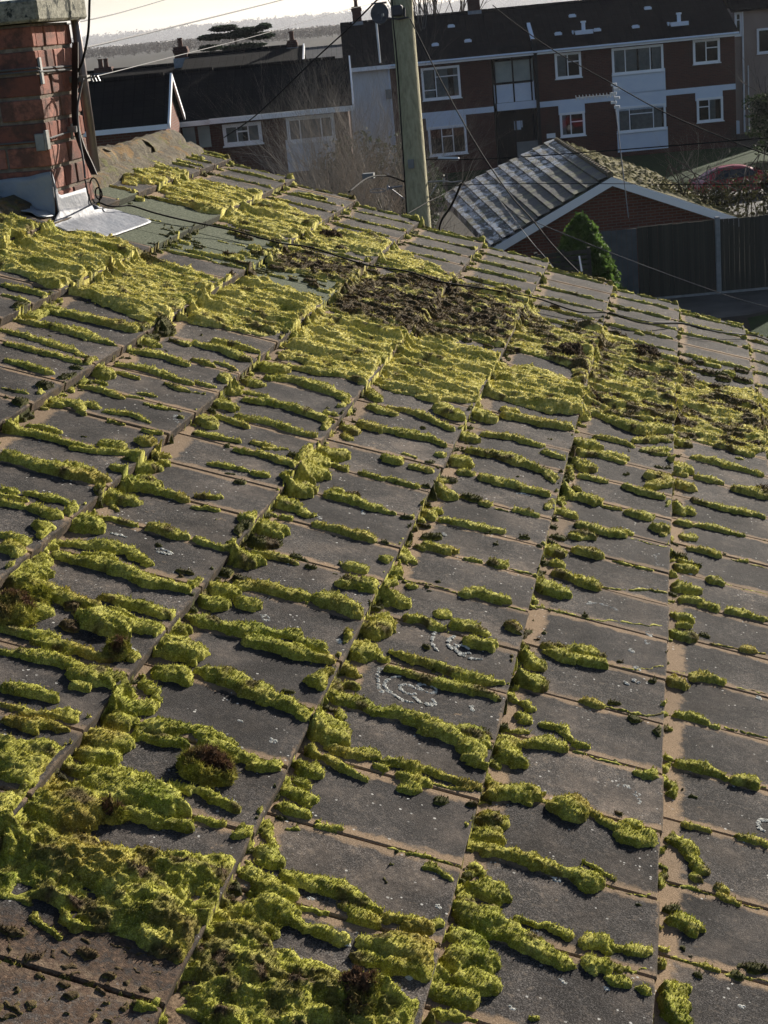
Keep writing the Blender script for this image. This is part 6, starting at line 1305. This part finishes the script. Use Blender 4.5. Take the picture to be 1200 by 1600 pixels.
# satellite dish on its own pole beyond the utility pole
ds = empty('satellite_dish', at_depth(594, 98, 40), 0, 'dark round satellite dish on a thin pole just left of the utility pole top', 'satellite dish')
z0 = np.array(ds.location); c_ = at_depth(592, 22, 40) - z0; M_ = MB()
vs = []; fw = -(CM @ np.array([0, 0, 1.0])); rt = CM @ np.array([1.0, 0, 0]); upv = np.cross(rt, fw); fw2 = fw * .9 + rt * .35; fw2 /= np.linalg.norm(fw2)
for r_ in np.linspace(0, 1, 6):
    for a in range(24): an = 2 * math.pi * a / 24; vs.append(c_ + (rt * math.cos(an) * .85 + -upv * math.sin(an)) * r_ * .28 + fw2 * (r_ * r_ * .06))
M_.add(vs, [(k * 24 + a, k * 24 + (a + 1) % 24, (k + 1) * 24 + (a + 1) % 24, (k + 1) * 24 + a) for k in range(5) for a in range(24)]); o = M_.build('dish', M['dishgrey'], ds, smooth=True); md = o.modifiers.new('thickness', 'SOLIDIFY'); md.thickness = .012
mb = MB(); mb.tube([np.zeros(3), at_depth(588, 35, 40) - z0, c_ + fw * -.02], .028, 8); mb.build('pole', M['alu'], ds)
mb = MB(); e_ = c_ + fw2 * .25 + np.array([0, 0, -.1]); mb.tube([c_ + np.array([0, 0, -.26]), e_], .012, 6); mb.box(e_[0] - .03, e_[0] + .03, e_[1] - .04, e_[1] + .04, e_[2] - .03, e_[2] + .04); mb.build('feed_arm', M['greypanel'], ds)
# wires through the air: photo points and distances
def air(name, pts, r, mat_, label, grp='overhead wires'):
    P_ = [at_depth(*p_) for p_ in pts]; return cable(name, spline(P_, 8) if len(P_) > 2 else sag(P_[0], P_[1], .0), r, mat_, label, 'wire', grp, 5)
air('overhead_wire', [(100, 39, 9), (190, 19, 14), (290, -10, 19)], .005, 'greywire', 'topmost thin wire crossing the sky beside the chimney')
air('overhead_wire', [(110, 80, 9), (270, 42, 12), (400, 10, 15), (470, -8, 17)], .006, 'greywire', 'second wire from the top, crossing the pale sky from the chimney')
air('overhead_wire', [(133, 122, 5.3), (167, 115, 6.2), (273, 88, 8.5), (400, 56, 12), (500, 27, 15.5), (545, 14, 17), (578, 7, 18.3), (604, 2, 18.9)], .0022, 'greywire', 'wire running from the mast clamp up to the utility pole head')
air('overhead_wire', [(350, 215, 30), (400, 180, 27.5), (487, 97, 24), (547, 42, 21), (583, 6, 19.6), (606, -16, 19)] , .011, 'wire', 'thick black wire dropping from the pole head towards the small window')
air('overhead_wire', [(640, 28, 18.8), (667, 83, 18.2), (700, 147, 17.4), (733, 207, 16.6), (767, 262, 15.8), (800, 308, 15), (833, 345, 14.2), (867, 387, 13.4), (930, 452, 12.2)], .0075, 'wire', 'black bundled wire falling from the pole across the flats to the roof edge')
air('overhead_wire', [(770, 8, 19), (800, 33, 18.5), (867, 80, 17.5), (957, 131, 16.2), (1043, 178, 15), (1150, 223, 13.6), (1260, 264, 12.4)], .006, 'wire', 'black wire slanting down from the flats roof to the right edge')
air('overhead_wire', [(666, 249, 18.8), (730, 249, 18), (800, 246, 17), (917, 238, 15.6), (1083, 225, 14), (1280, 208, 12.5)], .0055, 'wire', 'level black wire at the foot of the flats, right of the pole')
air('overhead_wire', [(690, 290, 17), (800, 287, 16.4), (950, 287, 15), (1100, 288, 14), (1280, 286, 13)], .0035, 'wire', 'very thin level wire over the outbuilding roof')
air('overhead_wire', [(790, 328, 14), (960, 397, 13), (1120, 456, 12), (1200, 480, 11.5)], .0035, 'greywire', 'faint thin wire slanting across the dark fence')
air('overhead_wire', [(545, 300, 16), (575, 278, 17.6), (605, 275, 18.4), (632, 284, 18.9)], .010, 'wire', 'short black wire looping to the left side of the pole low down')
air('overhead_wire', [(635, 335, 17.5), (668, 316, 18.6), (700, 300, 19.5), (722, 284, 20)], .006, 'wire', 'short wire looping round the right of the pole low down')
air('overhead_wire', [(722, 284, 20), (706, 320, 21), (690, 345, 22), (684, 370, 22.5)], .016, 'wire', 'black cable drooping beside the far corner of the outbuilding roof')
air('overhead_wire', [(780, 312, 15.5), (826, 372, 14), (850, 400, 13.2), (870, 425, 12.8)], .003, 'greywire', 'thin second wire under the black bundled one')
air('insulator_wire', [(686, 247, 18.6), (716, 248, 18.3)], .022, 'alu', 'white sleeve on the level wire right of the pole', None)

# ---- red car
cb = on_z(1122, 330, 0); dcar = 51.0; g_ = on_z(1150, 256, 1.14)
car = empty('parked_car', (g_[0], g_[1], 0), HANG + math.radians(10), 'dark red parked car with bright sunlit roof, behind the brambles at right', 'car')
car.scale = (.78, .78, .78); M['carred'] = simple('red_paint', (.30, .014, .02), (.36, .02, .03), 2, .22, .6); M['carglass'] = simple('car_glass', (.015, .018, .022), None, rough=.05, spec=.6); M['rubber'] = simple('rubber', (.02, .02, .02), None, rough=.9)
prof = [(-2.05, .35), (-2.1, .62), (-2.0, .88), (-1.75, .98), (-1.35, 1.28), (-.95, 1.43), (-.2, 1.47), (.35, 1.42), (.75, 1.22), (1.15, .98), (1.75, .86), (2.02, .70), (2.08, .45), (2.0, .3)]
mb = MB(); ys = [(-.86, .80, 0), (-.82, 1.0, .04), (-.5, 1.0, 1.0), (0, 1.0, 1.04), (.5, 1.0, 1.0), (.82, 1.0, .04), (.86, .80, 0)]
vs = []
for y_, sx, top_ in ys:
    for x_, z_ in prof:
        zz = z_ if z_ < .9 else .9 + (z_ - .9) * (1 if abs(y_) < .6 else .0 if abs(y_) > .85 else .08)
        yy_ = y_ * (1 - .18 * max(0, z_ - .9)) ; vs.append((x_ * (1 if abs(y_) < .8 else .985), yy_, zz))
np_ = len(prof)
mb.add(vs, [(a * np_ + k, (a + 1) * np_ + k, (a + 1) * np_ + (k + 1) % np_, a * np_ + (k + 1) % np_) for a in range(6) for k in range(np_)] + [tuple(range(np_))[::-1], tuple(range(6 * np_, 7 * np_))]); o = mb.build('body', M['carred'], car, smooth=True); md = o.modifiers.new('round', 'SUBSURF'); md.levels = md.render_levels = 2
for s_ in (-1, 1):
    mb = MB(); mb.add([(-1.45, s_ * .845, .93), (-1.0, s_ * .70, 1.30), (.25, s_ * .70, 1.32), (.85, s_ * .845, .95)], [(0, 3, 2, 1) if s_ < 0 else (0, 1, 2, 3)]); o = mb.build('side_window', M['carglass'], car); md = o.modifiers.new('thickness', 'SOLIDIFY'); md.thickness = .02
for x_ in (-1.35, 1.32):
    for s_ in (-1, 1):
        mb = MB(); mb.tube([(x_, s_ * .88, .31), (x_, s_ * .68, .31)], .31, 20); o = mb.build('wheel', M['rubber'], car); mb = MB(); mb.tube([(x_, s_ * .885, .31), (x_, s_ * .87, .31)], .2, 14); mb.build('hub', M['alu'], o)
mb = MB(); mb.add([(1.12, -.62, 1.0), (.72, -.55, 1.25), (.72, .55, 1.25), (1.12, .62, 1.0)], [(0, 1, 2, 3)]); o = mb.build('windscreen', M['carglass'], car); o.location = (.03, 0, .03)
mb = MB(); mb.bbox(-.35, -.2, -1.0, -.86, .92, 1.04, .02); o = mb.build('mirror', M['carred'], car); o.location = (.95, 0, 0)

# ---- ground and hills
mb = MB(); mb.add([(-6400, -60, 0), (6400, -60, 0), (6400, 9400, 0), (-6400, 9400, 0)], [(0, 1, 2, 3)]); 
M['earth'] = simple('yard_ground', (.030, .028, .022), (.055, .048, .038), .7, .95, .1, .7, 12, .03)
o = mb.build('ground', M['earth'], None); o['kind'] = 'structure'
def patch(name, pts, mat_, z, kind='structure'):
    mb = MB(); mb.add([tuple(on_z(x, y)[:2]) + (z,) for x, y in pts], [tuple(range(len(pts)))]); o = mb.build(name, mat_, None); o['kind'] = kind; return o
patch('lawn', [(700, 256), (1230, 226), (1400, 262), (1400, 300), (1000, 300), (700, 300)][::-1], M['grass'], .004)
patch('lawn', [(1168, 497), (1300, 470), (1400, 560), (1190, 575)][::-1], M['grass'], .004)
patch('path', [(940, 475), (1125, 460), (1290, 445), (1290, 466), (1170, 492), (1100, 500), (940, 500)][::-1], simple('old_concrete_path', (.075, .07, .062), (.13, .12, .105), 1.2, .9, .2, .5, 20, .02), .004)
patch('road', [(1050, 300), (1400, 262), (1500, 290), (1500, 320), (1050, 340)][::-1], M['tarmac'], .008)
# far wooded hills
def hill(name, dist, prof, zoff, amp_, seed, mat_, label):
    rg = np.random.default_rng(seed); xs = np.linspace(prof[0][0], prof[-1][0], 160); hs_ = np.interp(xs, [p_[0] for p_ in prof], [p_[1] for p_ in prof])
    vs = []; 
    for x_, h_ in zip(xs, hs_):
        top_ = at_depth(x_, h_, dist); 
        for (f_, g2) in ((.72, 0), (.86, .62), (1.0, 1.0), (1.25, .9)):
            vs.append((top_[0] * f_, top_[1] * f_, max((top_[2] - zoff) * g2, 0) - (.5 if g2 == 0 else 0)))
    mb = MB(); mb.add(vs, [(4 * a + k, 4 * a + 4 + k, 4 * a + 5 + k, 4 * a + 1 + k) for a in range(159) for k in range(3)]); o = mb.build(name, mat_, None, smooth=True); o['kind'] = 'structure'
    P_ = []
    return xs, hs_
M['hillgrass'] = simple('far_fields', (.018, .02, .014), (.03, .032, .022), .02, .95)
M['wood'] = leafmat('winter_wood', (.020, .018, .016), (.045, .035, .03), (.06, .055, .035))
HL = [(-700, 92), (-100, 96), (120, 100), (200, 92), (300, 80), (400, 62), (440, 48), (500, 42), (560, 36), (700, 30), (900, 8), (1200, -20), (1900, -80)]
HL2 = [(-700, 150), (0, 110), (150, 100), (300, 88), (450, 66), (600, 50), (900, 20), (1900, -70)]
hill('hills', 6500, HL, 32, 0, 1, M['hillgrass'], '')
def wood(name, dist, HLp, x0, x1, n, th, label, seed, lift=0):
    rg = np.random.default_rng(seed); C_ = []
    for k in range(n):
        x_ = rg.uniform(x0, x1); f_ = rg.uniform(.75, 1.02) if dist > 4000 else rg.uniform(.55, 1.9); top_ = at_depth(x_, np.interp(x_, [p_[0] for p_ in HLp], [p_[1] for p_ in HLp]), dist)
        g2 = np.interp(f_, [.72, .86, 1.0, 1.25], [0, .62, 1, .9]); hh_ = th * rg.uniform(.6, 1.25); zb = max((top_[2] - (32 if dist > 4000 else 4)) * g2, 0); r_ = hh_ * rg.uniform(.32, .55)
        for q_ in range(60 if dist > 4000 else 34):
            d = rg.normal(size=3); d /= np.linalg.norm(d); c_ = np.array([top_[0] * f_, top_[1] * f_, zb + hh_ * .6]) + d * np.array([r_, r_, hh_ * .42]) * rg.random() ** .4
            a = rg.normal(size=3); a /= np.linalg.norm(a); b_ = np.cross(a, d); b_ /= np.linalg.norm(b_) + 1e-9; s_ = hh_ * .075
            C_ += [c_ - a * s_, c_ + b_ * s_, c_ + a * s_, c_ - b_ * s_]
    V__ = np.array(C_); me_ = fast_mesh(name, V__, np.arange(len(V__)).reshape(-1, 4)); o = link_mesh(name, me_, M['wood']); tag(o, label, 'wood', None, 'stuff'); return o
wood('far_wood', 6500, HL, 50, 900, 2600, 42, 'far off hazy wooded hillside on the skyline', 5)
HN = [(-700, 100), (150, 98), (300, 90), (420, 74), (480, 64), (560, 56), (900, 40), (1900, -50)]
hill('near_hill', 2300, HN, 3, 0, 2, M['hillgrass'], '')
wood('middle_wood', 1450, HN, 60, 760, 5200, 6.2, 'nearer band of hazy trees behind the left roofs', 6)
# evening-like winter haze over everything below the sky
hz = MB(); hz.box(-6500, 6500, -70, 9500, -1.5, 140); ho = hz.build('haze', [], None, uv=False) if False else None
me_ = bpy.data.meshes.new('haze'); me_.from_pydata(hz.v, [], hz.f); me_.update(); mh = bpy.data.materials.new('haze'); mh.use_nodes = True; th_ = mh.node_tree
th_.nodes.remove(th_.nodes['Principled BSDF']); pv = th_.nodes.new('ShaderNodeVolumePrincipled'); pv.inputs['Color'].default_value = (.86, .88, .95, 1); pv.inputs['Density'].default_value = .00010; pv.inputs['Anisotropy'].default_value = .3
th_.links.new(pv.outputs[0], th_.nodes['Material Output'].inputs['Volume']); ho = link_mesh('haze', me_, mh); ho['kind'] = 'stuff'; ho['label'] = 'thin pale winter haze in the air'
